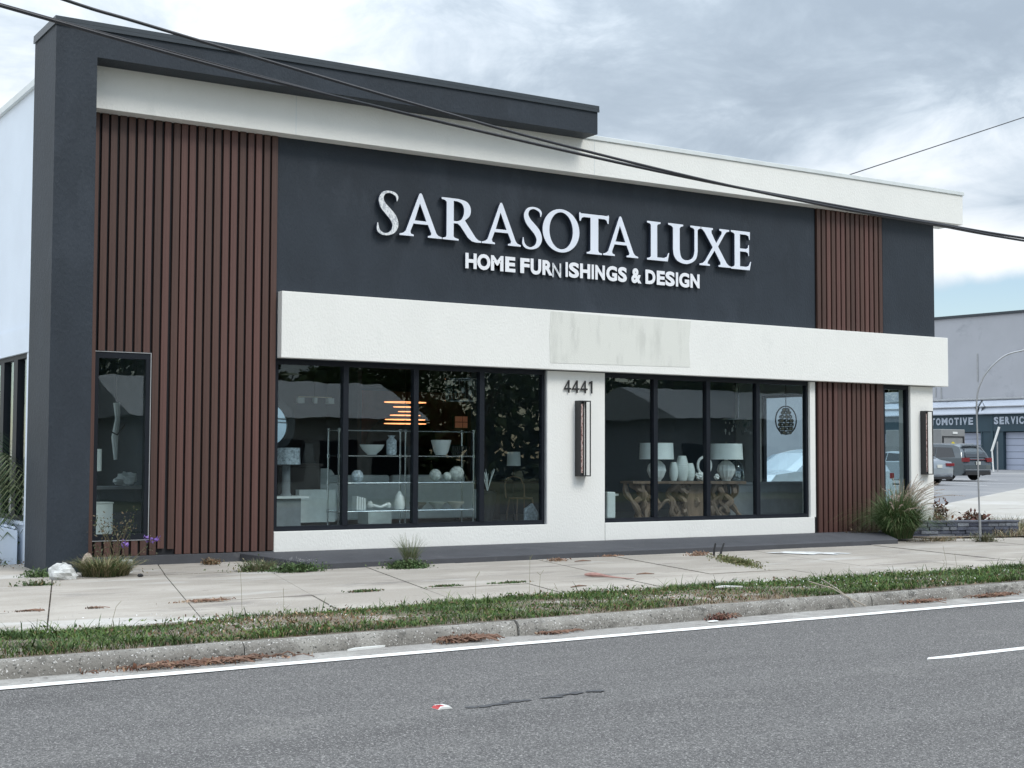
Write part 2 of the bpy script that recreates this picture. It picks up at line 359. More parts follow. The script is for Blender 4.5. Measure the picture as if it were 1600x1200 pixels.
for k in range(16):
    t = k/15; cx = .12+t*1.12+rg.uniform(-.03, .03); cy = -11.70+t*.10+rg.uniform(-.03, .03); a = rg.uniform(.03, .075); w = rg.uniform(.02, .055)
    if .45 < t < .55: continue
    pts = [(cx+a*math.cos(q)*rg.uniform(.7, 1.2), cy+w*math.sin(q)*rg.uniform(.7, 1.2), -.145+.0002*k) for q in np.linspace(0, 6.28, 9)[:-1]]
    b.add(pts, [tuple(range(8))])
tag(b.build('tar_mark', tar), kind='structure')

# kerb: cast segments with open joints
kb = struct('kerb')
joints = [-14, -10.6, -6.9, -3.6, -.35, 2.55, 4.55, 7.7, 10.8, 14, 17.2, 20.4, 24, 28, 34, 46]
for i in range(len(joints)-1):
    a, c = joints[i]+.006, joints[i+1]-.006; n = 30; b = MB(); prof = [(0, -.19), (0.0, -.10), (.018, -.035), (.05, -.008), (.075, 0), (.15, -.006), (.18, -.19)]
    dz = random.uniform(-.008, .006); dy = random.uniform(-.015, .015); V = []
    for j in range(n+1):
        x = a+(c-a)*j/n; er = random.choice([0, 0, .004, .012, .022])*random.uniform(.3, 1)
        for q, (py, pz) in enumerate(prof): V.append((x, yk(x)+dy+py+(er if q in (1, 2, 3) else 0), pz+dz-(er*.6 if q in (2, 3) else 0)))
    m_ = len(prof); F = [(j*m_+q, (j+1)*m_+q, (j+1)*m_+q+1, j*m_+q+1) for j in range(n) for q in range(m_-1)]
    F += [tuple(range(m_)), tuple(n*m_+q for q in range(m_))[::-1]]
    b.add(V, F); b.build('kerb_segment', MT['kerb'], kb, smooth=True)
# verge soil
YV = -6.5
def yv(x): return YV-.105*np.maximum(0, 4.2-np.maximum(x, -6))
n_ = 80; b = MB(); V = []
for i in range(n_+1):
    x = X0+(X1-X0)*i/n_
    for j in range(7):
        t = j/6; y = (yk(x)+.16)*(1-t)+yv(x)*t; V.append((x, y, -.012+.035*math.sin(math.pi*t)+random.uniform(-.006, .006)))
b.add(V, [(i*7+j, (i+1)*7+j, (i+1)*7+j+1, i*7+j+1) for i in range(n_) for j in range(6)])
tag(b.build('verge_soil', MT['soil'], smooth=True), kind='structure')

# sidewalk slabs
def zside(y): return .045*max(0, min(1, (y+1.5)/1.5))
sw = struct('sidewalk')
b = MB(); b.box(X0, X1, YV-1.0, 1.0, -.25, -.04); b.build('bedding', MT['soil'], sw)
rows = [(-6.47, -5.12), (-5.10, -1.51), (-1.49, .9)]
bx = -13.2; edges = []
while bx < 44: edges.append(bx); bx += 1.5
for r_, (ya, yb) in enumerate(rows):
    for i in range(len(edges)-1):
        xa, xb = edges[i]+.1, edges[i+1]+.1
        if r_ == 2 and xb > 19.0: continue
        if r_ == 2 and xa > 4 and xb < 15: continue
        sk = .27; g = .008; dz = random.uniform(-.004, .004); tl = random.uniform(-.003, .003)
        if r_ == 0: nyy = float(yv(xa-.4))+random.uniform(-.01, .06)
        else: nyy = ya
        c = [(xa+g, nyy), (xb-g, ya if r_ else float(yv(xb-.4))+random.uniform(-.01, .06)), (xb-g, yb), (xa+g, yb)]
        c = [(x+sk*(y+5.1), y) for x, y in c]
        top = [(x, y, zside(y)+dz+tl*(1 if k in (1, 2) else -1)) for k, (x, y) in enumerate(c)]
        bot = [(x, y, -.08) for x, y in c]
        b = MB(); b.add(top+bot, [(0, 1, 2, 3), (7, 6, 5, 4)]+[(k, 4+k, 4+(k+1) % 4, (k+1) % 4) for k in range(4)])
        b.build('slab', MT['sidewalk'], sw)
stain = noisy_ground('lime_stain', (.66, .68, .68), [((.44, .43, .41), 6, .5, .1, 7, (1, .4, 1))])
b = MB(); rg = random.Random(5)
P = [(11.55, -2.25), (12.1, -2.2), (12.45, -2.5), (12.75, -3.1), (12.6, -3.15), (12.45, -2.95), (12.3, -3.25), (12.15, -2.9), (11.95, -3.0), (11.8, -2.6)]
b.add([(x, y, .0085) for x, y in P], [tuple(range(len(P)))]); tag(b.build('lime_stain', stain), kind='structure')
# left yard
flat('yard', [(-60, .9), (.05, .9), (.05, 40), (-60, 40)], .02, MT['apron'])

# parking lot, sloping gently up
def zlot(x, y):
    q = max(0, (x-19)+y); return .0105*q if q < 44 else .462+.0045*(q-44)
b = MB(); gx = [18.5, 19.5, 21, 24, 28, 34, 40, 46, 52, 60, 70, 85, 110, 150]; gy = [.55, 3, 5, 8, 12, 17, 22, 30, 40, 52, 66, 90, 130]
V = [(x, y, zlot(x, y)+.012) for x in gx for y in gy]; m_ = len(gy)
b.add(V, [(i*m_+j, (i+1)*m_+j, (i+1)*m_+j+1, i*m_+j+1) for i in range(len(gx)-1) for j in range(m_-1)])
tag(b.build('parking_lot', MT['lot']), kind='structure')
b = MB(); pa = [(19.2, .7), (27, .7), (40, 6), (48, 16), (43.5, 20), (33, 12), (25, 7), (19.2, 3)]
V = [(x, y, zlot(x, y)+.022) for x, y in pa]; cx_, cy_ = 30, 8
gx = np.linspace(19.3, 47, 12)
V = []; F = []
for i, x in enumerate(gx):
    t = (x-19.3)/27.7; ya = .62+t*10.5; yb = 3.6+t*15.4
    for j in range(6): y = ya+(yb-ya)*j/5; V.append((x, y, zlot(x, y)+.030))
F = [(i*6+j, (i+1)*6+j, (i+1)*6+j+1, i*6+j+1) for i in range(11) for j in range(5)]
b = MB(); b.add(V, F); tag(b.build('concrete_apron', MT['apron']), kind='structure')
b = MB()
for (x, y, w, l) in ((44.2, 19.6, .12, 4.8), (47.6, 19.6, .12, 4.8), (41.0, 19.6, .12, 4.8), (52.9, 26, .12, 4.8)):
    b.quad((x, y, zlot(x, y)+.03), (x+w, y, zlot(x+w, y)+.03), (x+w, y+l, zlot(x+w, y+l)+.03), (x, y+l, zlot(x, y+l)+.03))
tag(b.build('stall_line', MT['paint']), kind='structure')

# ================================================================== MAIN BUILDING
B = thing('retail_building', 'two storey black and white furniture showroom with brown slatted panels and big street windows', 'building', (0, 0, 0))
BW = 18.44; H1 = 6.54; SILL = .457; WT = 3.11; DEP = 15.0
# upper dark wall (butts against piers below at z 3.11)
b = MB(); b.box(3.575, 14.98, 0, .22, WT, H1+.02); b.box(16.90, BW, 0, .22, WT, H1+.02); b.build('upper_wall', MT['black_stucco'], B)
# backing behind the slats, with the window hole
b = MB(); WX0, WX1, WZ0, WZ1 = .80, 1.61, .40, 3.10
b.box(.56, WX0, .02, .22, 0, H1+.02); b.box(WX1, 3.57, .02, .22, 0, H1+.02); b.box(WX0, WX1, .02, .22, WZ1, H1+.02); b.box(WX0, WX1, .02, .22, 0, WZ0)
b.build('slat_backing', MT['backing'], B)
b = MB(); b.box(14.985, 16.895, .03, .22, 0, H1+.02); b.build('slat_backing', MT['backing'], B)
# pier, column, low walls
b = MB(); b.box(8.62, 9.85, .0, .22, .0, WT-.003); b.build('pier', MT['white_stucco'], B, bevel=.006)
b = MB(); b.box(17.66, 18.34, -.02, .30, 0, WT-.003); b.build('column', MT['white_stucco'], B, bevel=.006)
b = MB(); b.box(3.58, 8.617, -.012, .22, 0, SILL); b.box(9.853, 14.93, -.012, .22, 0, SILL); b.build('low_wall', MT['white_stucco'], B, bevel=.005)
b = MB(); b.box(14.835, 14.975, .004, .22, SILL+.003, WT-.003); b.build('jamb', MT['white_stucco'], B)
b = MB(); b.box(8.60-.0, 8.618, .004, .1, SILL+.003, WT-.004); b.build('jamb_trim', MT['trim'], B)
# canopy band + fascia + frame
b = MB(); b.box(3.60, 18.65, -.17, -.004, 3.12, 4.145); b.build('canopy_band', MT['white_stucco'], B, bevel=.008)
pm = noisy_ground('scraped_stucco', (.70, .71, .665), [((.60, .61, .57), 2.2, .50, .15, 7, (2.0, 1, .45)), ((.70, .705, .67), 9, .6, .08, 5, (1, 1, .4))])
b = MB(); P = [(8.56, 3.23), (10.2, 3.25), (11.66, 3.27), (11.63, 3.7), (11.68, 4.118), (10.0, 4.10), (8.57, 4.12), (8.545, 3.7)]
b.prism(P, 'y', -.1725, -.1745); tag(b.build('scraped_patch', pm, B), 'scraped patch where an old sign was taken off the white band')
b = MB(); b.box(.575, 19.05, -.27, .40, 6.56, 7.18); b.build('fascia', MT['white_stucco'], B, bevel=.006)
b = MB(); b.box(9.0, 19.075, -.295, .42, 7.183, 7.262); b.build('coping', MT['coping_white'], B, bevel=.006)

for x in (3.75, 9.42):
    b = MB(); b.box(x, x+.012, -.2722, -.2703, 6.565, 7.178); b.build('seam', MT['coping_white'], B)
b = MB(); b.box(-.01, .56, -.70, .45, -.05, 7.60); b.build('pillar', MT['black_stucco'], B)
b = MB(); b.box(.5602, 9.18, -.70, -.275, 7.17, 7.60); b.build('frame_beam', MT['black_stucco'], B)
b = MB(); b.box(-.03, 9.20, -.725, .47, 7.603, 7.66); b.box(-.032, 9.202, -.727, -.705, 7.55, 7.60); b.box(-.032, -.012, -.702, .47, 7.55, 7.60); tag(b.build('coping', MT['coping_dark'], B), 'dark metal coping on top of the black frame')
b = MB(); b.box(.562, 9.18, -.27, .40, 7.19, 7.60); b.build('frame_core', MT['black_stucco'], B)
# plinth strip below left slats
b = MB(); b.box(.58, 3.575, -.055, .018, -.02, .165); b.build('plinth', MT['plinth'], B, bevel=.006)
b = MB(); b.box(14.985, 16.9, -.02, .025, -.02, .15); b.build('plinth', MT['plinth'], B)
# side walls
b = MB(); sx = .10
b.box(sx, sx+.2, .46, 1.0, 0, 7.0); b.box(sx, sx+.2, 1.0, 6.0, 3.12, 7.0); b.box(sx, sx+.2, 1.0, 6.0, 0, .62); b.box(sx, sx+.2, 6.0, DEP, 0, 7.0)
b.box(sx-.02, sx-.001, .46, DEP, 3.12, 3.50)
b.build('side_wall', MT['skylit_white'], B)
b = MB(); b.box(sx-.06, sx+.24, .48, DEP, 7.003, 7.10); tag(b.build('coping', MT['coping_white'], B), 'pale metal coping of the left side wall')
b = MB(); b.box(sx-.045, sx-.003, .97, 6.0, .60, .65); b.build('sill', MT['skylit_white'], B)
rx = 18.24
b = MB(); b.box(rx, BW, .3, .36, .4, WT); b.box(rx, BW, 1.95, 3.55, 0, WT); b.box(rx, BW, 5.15, DEP, 0, WT); b.box(rx, BW, .3, DEP, WT, H1); b.box(rx, BW, .3, 5.15, 0, .4)
b.build('side_wall', MT['white_stucco'], B)
b = MB(); b.box(sx, BW, DEP, DEP+.2, 0, H1); b.build('back_wall', MT['white_stucco'], B)
b = MB(); b.box(sx+.2, BW, .42, DEP, 6.4, 6.55); b.build('roof', MT['trim'], B)
# interior
b = MB(); b.box(sx+.2, rx, .22, DEP, .0, .40); b.build('interior_floor', MT['floorin'], B)
b = MB(); b.box(sx+.2, rx, .22, DEP, 3.55, 3.7); b.build('ceiling', MT['wallin'], B)
b = MB(); b.box(sx+.21, rx-.01, DEP-.1, DEP-.01, .4, 3.55); b.build('partition', MT['wallin'], B); b = MB(); b.box(3.0, 3.12, 3.2, DEP-.12, .4, 3.55); b.build('partition', MT['wallin'], B); b = MB(); b.box(8.2, 8.3, 6.5, 11, .4, 3.55); b.build('partition', MT['wallin'], B); b = MB(); b.box(10.2, 14.5, 5.2, 5.35, .4, 3.55)
b.build('partition', MT['wallin'], B)
b = MB(); b.box(14.5, rx-.02, 6.0, 6.12, .4, 3.55); b.build('partition', MT['wallin'], B); b = MB(); b.box(5.0, 8.19, 8.0, 8.1, .4, 3.5); b.build('partition', MT['wallin'], B)

# slats: one unit mesh, scaled; tint per copy through a few shared meshes
slat_me = []
for k in range(6):
    w = .0465; t = MB(); t.box(-w, w, -.05, 0, 0, 1)
    o = t.build('slat', MT['slat'], None); me = o.data; bpy.data.objects.remove(o)
    ca = me.color_attributes.new('tint', 'FLOAT_COLOR', 'POINT'); g = [1, 1.22, .78, 1.08, .9, 1.35][k]
    ca.data.foreach_set('color', np.tile([g, g*(.97 if k % 2 else 1.03), g, 1], len(me.vertices)).astype(np.float32)); slat_me.append(me)
def slat(x, z0, z1, tilt=0, y=.019, sw_=1):
    o = bpy.data.objects.new('slat', random.choice(slat_me)); COL.objects.link(o); o.parent = B
    o.location = (x, y+random.uniform(-.004, .0), z0); o.scale = (sw_, 1, z1-z0); o.rotation_euler = (0, tilt, 0)
xl = [.625+.1315*k for k in range(23)]
for k, x in enumerate(xl):
    tl = random.uniform(-.0008, .0008)
    if WX0-.02 < x < WX1+.03: slat(x, WZ1+.015, H1+.015, tl); slat(x, .17, WZ0-.02, tl*3)
    elif k == 8: slat(x+.005, .17, H1+.015, tl)
    elif k == 9: slat(x-.005, .26, H1+.015, .0025)
    elif k == 10: slat(x+.012, .25, H1+.015, .0012)
    else: slat(x, .17+random.uniform(0, .01), H1+.015, tl)
for k in range(14):
    x = 15.075+.1335*k; slat(x, 4.0, H1+.015, random.uniform(-.0006, .0006)); slat(x, .15, WT+.1, random.uniform(-.003, .003) if k not in (3, 12) else .012)

# windows ------------------------------------------------------------
def window(x0, x1, z0, z1, mull, name='display_window', fr=.075, y0=.055, y1=.15, label=None):
    b = MB(); xs = [x0]+mull+[x1]
    b.box(x0, x1, y0, y1, z0, z0+fr); b.box(x0, x1, y0, y1, z1-fr, z1)
    b.box(x0, x0+fr*.7, y0, y1, z0+fr, z1-fr); b.box(x1-fr*.7, x1, y0, y1, z0+fr, z1-fr)
    f = b.build('window_frame', MT['frame'], B)
    if label: f['label'] = label
    for m_ in mull:
        b = MB(); b.box(m_-.045, m_+.045, y0-.012, y1, z0+fr, z1-fr); b.build('mullion', MT['frame'], f)
    for a, c in zip(xs[:-1], xs[1:]):
        b = MB(); b.box(a+.05, c-.05, (y0+y1)/2-.003, (y0+y1)/2+.003, z0+fr-.01, z1-fr+.01); b.build('pane', MT['glass'], f)
window(3.60, 8.60, SILL, WT, [4.805, 6.07, 7.33])
window(9.852, 14.83, SILL, WT, [11.03, 12.275, 13.515])
window(WX0, WX1, WZ0, WZ1, [], y0=-.02, y1=.1, fr=.085, label='narrow tall window cut into the slats')
b = MB()
for a in ((WX0-.012, WX0-.002, WZ0-.012, WZ1+.012), (WX1+.002, WX1+.014, WZ0-.012, WZ1+.012)): b.box(a[0], a[1], -.03, .018, a[2], a[3])
b.box(WX0-.002, WX1+.002, -.03, .018, WZ1+.002, WZ1+.012); b.box(WX0-.002, WX1+.002, -.03, .018, WZ0-.012, WZ0-.002)
b.build('window_trim', MT['trim'], B)
window(16.905, 17.655, .15, WT, [], y0=.03, y1=.13, fr=.08, label='narrow glass panel beside the white column')
# windows in the side walls
def sidewin(x, y0, y1, z0, z1, mull):
    b = MB(); b.box(x, x+.1, y0, y1, z0, z0+.07); b.box(x, x+.1, y0, y1, z1-.07, z1)
    b.box(x, x+.1, y0, y0+.06, z0+.07, z1-.07); b.box(x, x+.1, y1-.06, y1, z0+.07, z1-.07)
    f = b.build('window_frame', MT['frame'], B)
    for m_ in mull: b = MB(); b.box(x-.01, x+.1, m_-.12, m_+.12, z0+.07, z1-.07); b.build('mullion', MT['frame'], f)
    e = [y0]+mull+[y1]
    for a, c in zip(e[:-1], e[1:]):
        b = MB(); b.box(x+.045, x+.051, a+.03, c-.03, z0+.06, z1-.06); b.build('pane', MT['glass'], f)
sidewin(sx+.03, 1.0, 6.0, .65, 3.12, [1.75, 2.6, 3.5, 4.6])
sidewin(rx+.05, .36, 1.95, .4, WT, []); sidewin(rx+.05, 3.55, 5.15, .4, WT, [])
# raised dark walk in front of the shop
b = MB(); P = [(3.50, -1.66), (15.60, -1.52), (16.05, -.75), (16.85, -.03), (3.02, -.06)]
b.prism(P, 'z', -.05, .095)
V = b.v; b2 = MB(); n = 5; top = []
for (x, y, z) in [(p[0], p[1], 0) for p in P]: top.append((x, y, .085 if y < -1 else .155))
bot = [(x, y, -.05) for x, y in P]
b2.add(top+bot, [(0, 1, 2, 3, 4), (9, 8, 7, 6, 5)]+[(k, 5+k, 5+(k+1) % 5, (k+1) % 5) for k in range(5)])
tag(b2.build('raised_walkway', MT['plinth'], None, bevel=.012), kind='structure')

# ================================================================== SIGNS
def outline_obj(name, loops, x0, x1, z0, z1, yb, yf, mats, parent, back=False):
    """filled outlines (unit box coords) -> extruded letter; first loop outer, others holes"""
    cu = bpy.data.curves.new('tmp', 'CURVE'); cu.dimensions = '2D'; cu.fill_mode = 'BOTH'; cu.extrude = abs(yb-yf)/2
    cu.bevel_depth = .004; cu.bevel_resolution = 1; cu.offset = -.004
    for lp in loops:
        sp = cu.splines.new('POLY'); sp.points.add(len(lp)-1); sp.use_cyclic_u = True
        for p, (x, z) in zip(sp.points, lp): p.co = (x0+(x1-x0)*x, z0+(z1-z0)*z, 0, 1)
    return curve_to_letter(cu, name, yb, yf, mats, parent)
def curve_to_letter(cu, name, yb, yf, mats, parent, fit=None):
    o = bpy.data.objects.new('tmp', cu); COL.objects.link(o); bpy.context.view_layer.update()
    me = bpy.data.meshes.new_from_object(o.evaluated_get(bpy.context.evaluated_depsgraph_get())); bpy.data.objects.remove(o)
    n = len(me.vertices); co = np.zeros(n*3); me.vertices.foreach_get('co', co); co = co.reshape(-1, 3)
    if fit is not None:
        mn = co.min(0); mxx = co.max(0); x0, x1, z0, z1 = fit
        co[:, 0] = x0+(co[:, 0]-mn[0])/(mxx[0]-mn[0])*(x1-x0); co[:, 1] = z0+(co[:, 1]-mn[1])/(mxx[1]-mn[1])*(z1-z0)
    mid = (yb+yf)/2; new = np.stack([co[:, 0], mid-co[:, 2], co[:, 1]], 1)
    orgv = np.array(ORG[parent.name]); me.vertices.foreach_set('co', (new-orgv).ravel()); me.update()
    me.materials.clear()
    for m in mats: me.materials.append(m)
    for p in me.polygons: p.material_index = 0 if abs(p.normal.y) > .6 else len(mats)-1
    ob = bpy.data.objects.new(name, me); COL.objects.link(ob); ob.parent = parent; return ob
def circ(cx, cy, rx, ry, n=40, a0=0): return [(cx+rx*math.cos(a0+2*math.pi*i/n), cy+ry*math.sin(a0+2*math.pi*i/n)) for i in range(n)]
def cr(pts, n=5):
    o = []
    for i in range(len(pts)-1):
        p0 = pts[max(0, i-1)]; p1 = pts[i]; p2 = pts[i+1]; p3 = pts[min(len(pts)-1, i+2)]
        for k in range(n):
            t = k/n; o.append(tuple(.5*((2*b)+(-a+c)*t+(2*a-5*b+4*c-d)*t*t+(-a+3*b-3*c+d)*t**3) for a, b, c, d in zip(p0, p1, p2, p3)))
    o.append(pts[-1]); return o
def sglyph(w=.56):
    c = cr([(.50, .775, .010), (.505, .87, .030), (.44, .935, .032), (.30, .965, .026), (.17, .915, .040), (.115, .79, .062), (.17, .65, .080), (.29, .53, .088), (.41, .405, .088), (.465, .255, .076), (.42, .125, .056), (.33, .055, .036), (.22, .028, .026), (.11, .055, .034), (.045, .13, .034), (.035, .27, .010)], 5)
    Lf = []; Rt = []
    for i, (x, y, h) in enumerate(c):
        a = c[max(0, i-1)]; b = c[min(len(c)-1, i+1)]; dx, dy = b[0]-a[0], b[1]-a[1]; l = math.hypot(dx, dy) or 1
        Lf.append(((x-dy/l*h)/w, y+dx/l*h)); Rt.append(((x+dy/l*h)/w, y-dx/l*h))
    return [Lf+Rt[::-1]]
GA = [[(0, 0), (0, .04), (.09, .065), (.145, .12), (.45, 1.0), (.475, 1.035), (.505, 1.035), (.53, 1.0), (.865, .13), (.91, .07), (1, .04), (1, 0), (.665, 0), (.665, .04), (.735, .06), (.745, .11), (.665, .30), (.325, .30), (.255, .115), (.27, .06), (.335, .04), (.335, 0)],
      [(.355, .38), (.63, .38), (.475, .79)]]
bowl = cr([(.42, 1), (.60, .965), (.70, .88), (.735, .745), (.70, .61), (.585, .50)], 4)
ibowl = cr([(.385, .935), (.49, .90), (.545, .82), (.56, .72), (.54, .60), (.48, .50), (.385, .462)], 4)
GR = [[(0, 1), (0, .955), (.085, .935), (.125, .90), (.125, .10), (.105, .06), (.03, .04), (.03, 0), (.43, 0), (.43, .04), (.33, .065), (.305, .10), (.305, .405), (.40, .405), (.47, .35), (.66, .09), (.76, .015), (.86, -.005), (1, 0), (1, .04), (.93, .055), (.86, .11), (.585, .46)][::1][:22]+[(.585, .50)]+bowl[::-1][1:],
      [(.305, .94)]+ibowl+[(.305, .462)]]
GO = [circ(.5, .5, .5, .5, 48), circ(.5, .5, .315, .425, 48)]
GT = [[(.0, .985), (.03, 1.03), (.055, .995), (.945, .995), (.97, 1.03), (1, .985), (.985, .80), (.945, .80), (.91, .88), (.84, .905), (.64, .905), (.64, .10), (.665, .06), (.76, .04), (.76, 0), (.25, 0), (.25, .04), (.345, .06), (.375, .10), (.375, .905), (.16, .905), (.09, .88), (.055, .80), (.015, .80)]]
GL = [[(0, 1), (0, .955), (.13, .935), (.17, .90), (.17, .10), (.13, .065), (0, .045), (0, 0), (.93, 0), (1, .22), (.965, .23), (.88, .115), (.76, .085), (.46, .085), (.46, .90), (.50, .935), (.61, .955), (.61, 1)]]
ub = cr([(.14, .34), (.17, .17), (.28, .04), (.50, -.02), (.70, .03), (.84, .15), (.885, .34)], 5); ui = cr([(.345, .34), (.38, .17), (.46, .095), (.565, .085), (.68, .12), (.755, .21), (.785, .34)], 5)
GU = [[(0, 1), (0, .955), (.10, .93), (.14, .89)]+ub+[(.885, .89), (.915, .93), (1, .955), (1, 1), (.66, 1), (.66, .955), (.755, .93), (.785, .89)]+ui[::-1]+[(.345, .89), (.375, .93), (.45, .955), (.45, 1)]]
GX = [[(.03, 1), (.03, .955), (.10, .93), (.16, .87), (.415, .50), (.17, .12), (.11, .065), (0, .04), (0, 0), (.33, 0), (.33, .04), (.255, .06), (.265, .11), (.475, .41), (.66, .12), (.665, .065), (.60, .04), (.60, 0), (1, 0), (1, .04), (.93, .06), (.86, .12), (.59, .53), (.80, .86), (.86, .93), (.95, .955), (.95, 1), (.63, 1), (.63, .955), (.70, .935), (.705, .88), (.53, .615), (.385, .87), (.38, .93), (.43, .955), (.43, 1)]]
GE = [[(0, 1), (0, .955), (.13, .93), (.18, .90), (.18, .10), (.13, .065), (0, .045), (0, 0), (.93, 0), (1, .22), (.965, .23), (.88, .115), (.76, .085), (.45, .085), (.45, .47), (.74, .47), (.84, .44), (.865, .37), (.90, .37), (.90, .66), (.865, .66), (.84, .575), (.74, .55), (.45, .55), (.45, .915), (.74, .915), (.87, .885), (.905, .79), (.945, .79), (.95, 1)]]
SG = thing('shop_sign', 'big serif letters SARASOTA LUXE in pale acrylic on the black upper wall', 'sign', (9.2, 0, 5.17))
mott = noisy_ground('weathered_letter_face', (.72, .75, .77), [((.46, .49, .53), 26, .50, .05, 3, (1, 1, .6)), ((.80, .82, .84), 40, .58, .05, 3, o1)], rough=.5)
LM = [MT['letter'], MT['letterside']]
for g, x0, x1, z0, z1, mm in ((sglyph(), 5.24, 5.655, 5.165, 5.905, [mott, MT['letterside']]), (GA, 5.66, 6.45, 5.195, 5.89, LM), (GR, 6.44, 7.21, 5.195, 5.895, LM), (GA, 7.22, 8.0, 5.195, 5.89, LM),
        (sglyph(), 8.02, 8.45, 5.165, 5.915, LM), (GO, 8.445, 9.225, 5.165, 5.925, LM), (GT, 9.215, 9.87, 5.19, 5.90, LM), (GA, 9.735, 10.52, 5.195, 5.895, LM),
        (GL, 10.72, 11.235, 5.19, 5.90, LM), (GU, 11.21, 12.0, 5.19, 5.905, LM), (GX, 11.95, 12.72, 5.185, 5.905, LM), (GE, 12.72, 13.225, 5.175, 5.91, LM)):
    outline_obj('letter', g, x0, x1, z0, z1, -.028, -.098, mm, SG)
def letter(ch, x0, x1, z0, z1, yb, yf, mats, parent, offset=.035, name='letter'):
    cu = bpy.data.curves.new('tmp', 'FONT'); cu.body = ch; cu.size = 1; cu.offset = offset; cu.extrude = abs(yb-yf)/2; cu.resolution_u = 4
    return curve_to_letter(cu, name, yb, yf, mats, parent, fit=(x0, x1, z0, z1))
S2 = thing('tagline_sign', 'small white block letters HOME FURNISHINGS & DESIGN below the big shop name', 'sign', (9.4, 0, 4.74))
for ch, a, c in (('H', 6.93, 7.15), ('O', 7.16, 7.42), ('M', 7.43, 7.68), ('E', 7.715, 7.92), ('F', 8.02, 8.21), ('U', 8.23, 8.45), ('R', 8.475, 8.69), ('I', 8.96, 9.01), ('S', 9.03, 9.25), ('H', 9.27, 9.49), ('I', 9.52, 9.57), ('N', 9.6, 9.81), ('G', 9.84, 10.08), ('S', 10.1, 10.3), ('&', 10.4, 10.63), ('D', 10.72, 10.95), ('E', 10.98, 11.17), ('S', 11.18, 11.4), ('I', 11.425, 11.48), ('G', 11.5, 11.745), ('N', 11.77, 11.99)):
    ov = .006 if ch in 'OSGU&' else 0
    letter(ch, a, c, 4.755-ov, 5.015+ov, -.018, -.055, [MT['letterw'], MT['letterside']], S2, offset=.045 if ch != 'I' else .0)
ol = letter('N', 8.70, 8.885, 4.735, 4.985, -.02, -.028, [mott, MT['letterside']], S2, offset=.012); ol['label'] = 'broken letter N, its face gone and hanging low'
NB = thing('house_number', 'thin black digits 4441 high on the white pier', 'house number', (9.27, 0, 2.73))
def digit4(x0):
    cu = [(0, .30), (.60, 1.0), (.74, 1.0), (.74, .38), (.98, .38), (.98, .25), (.74, .25), (.74, 0), (.61, 0), (.61, .25), (0, .25)], [(.19, .38), (.61, .38), (.61, .84)]
    return outline_obj('digit', cu, x0, x0+.155, 2.735, 2.955, -.018, -.034, [MT['black']], NB)
for x in (8.95, 9.125, 9.30): digit4(x)
outline_obj('digit', [[(.42, 0), (.42, .82), (.05, .78), (.05, .90), (.45, 1), (.62, 1), (.62, 0)]], 9.485, 9.60, 2.735, 2.955, -.018, -.034, [MT['black']], NB)

# wall sconces
crk = noisy_ground('crackled_glass', (.52, .40, .37), [((.20, .10, .09), 40, .5, .06, 3, (1, 1, .4)), ((.78, .74, .72), 60, .6, .05, 3, o1)], rough=.25)
def sconce(x0, label):
    s = thing('wall_sconce', label, 'wall lamp', (x0+.12, 0, 1.28), 'slim black wall lamps on the white piers')
    z0, z1, y0, y1, w = 1.28, 2.60, -.155, -.003, .235
    b = MB(); b.box(x0, x0+.014, y0, y1, z0, z1); b.box(x0+.014, x0+w, y0, y1, z0, z0+.018); b.box(x0+.014, x0+w, y0, y1, z1-.018, z1); b.box(x0+w-.016, x0+w, y0, y0+.016, z0+.018, z1-.018)
    b.box(x0+w-.016, x0+w, y1-.016, y1, z0+.018, z1-.018); b.box(x0+.014, x0+.024, y0+.0, y0+.02, z0+.018, z1-.018); b.build('housing', MT['black'], s)
    b = MB(); b.box(x0+.035, x0+.085, -.125, -.075, z0+.06, z1-.06); b.build('glass_bar', crk, s)
    b = MB(); b.box(x0+.088, x0+.10, -.14, -.045, z0+.02, z1-.02); b.build('inner_plate', MT['black'], s)
    b = MB(); b.box(x0+.04, x0+.08, -.12, -.08, z0+.018, z0+.06); b.box(x0+.04, x0+.08, -.12, -.08, z1-.06, z1-.018); b.build('bracket', MT['black'], s)
sconce(9.20, 'slim black sconce with a crackled glass bar under the number 4441'); sconce(17.945, 'slim black sconce with a crackled glass bar on the right corner column')

# ================================================================== CABLES
def cable(name, pts, r, label, cat='cable', m=None, wig=0.0, group=None):
    c = cr([tuple(p) for p in pts], 14)
    rg = random.Random(len(label)); c = [(x, y, z+wig*math.sin(i*.8)) for i, (x, y, z) in enumerate(c)]
    b = MB(); b.tube(c, r, 7); o = b.build(name, m or MT['cable'], None, smooth=True, org=c[0]); return tag(o, label, cat, group)
cable('overhead_cable', [(-9.0, -7, 6.75), (-4.2, -7, 6.0), (-1.64, -7, 5.66), (.70, -7, 5.40), (3.85, -7, 5.155), (6.22, -7, 5.01), (8.40, -7, 4.93), (10.37, -7, 4.87), (12.28, -7, 4.825), (17, -7, 4.80), (26, -7, 5.0)], .018, 'thick black overhead cable, the lower one at the left end', group='overhead cables across the street front')
cable('overhead_cable', [(-9.0, -7.1, 7.3), (-4.4, -7.1, 6.36), (-1.73, -7.1, 5.87), (-.92, -7.1, 5.755), (.70, -7.1, 5.55), (2.51, -7.1, 5.33), (3.85, -7.1, 5.185), (6.22, -7.1, 4.99), (8.40, -7.1, 4.875), (10.36, -7.1, 4.83), (12.28, -7.1, 4.76), (17, -7.1, 4.74), (26, -7.1, 4.95)], .0165, 'thinner overhead cable, the upper one at the left end', group='overhead cables across the street front')
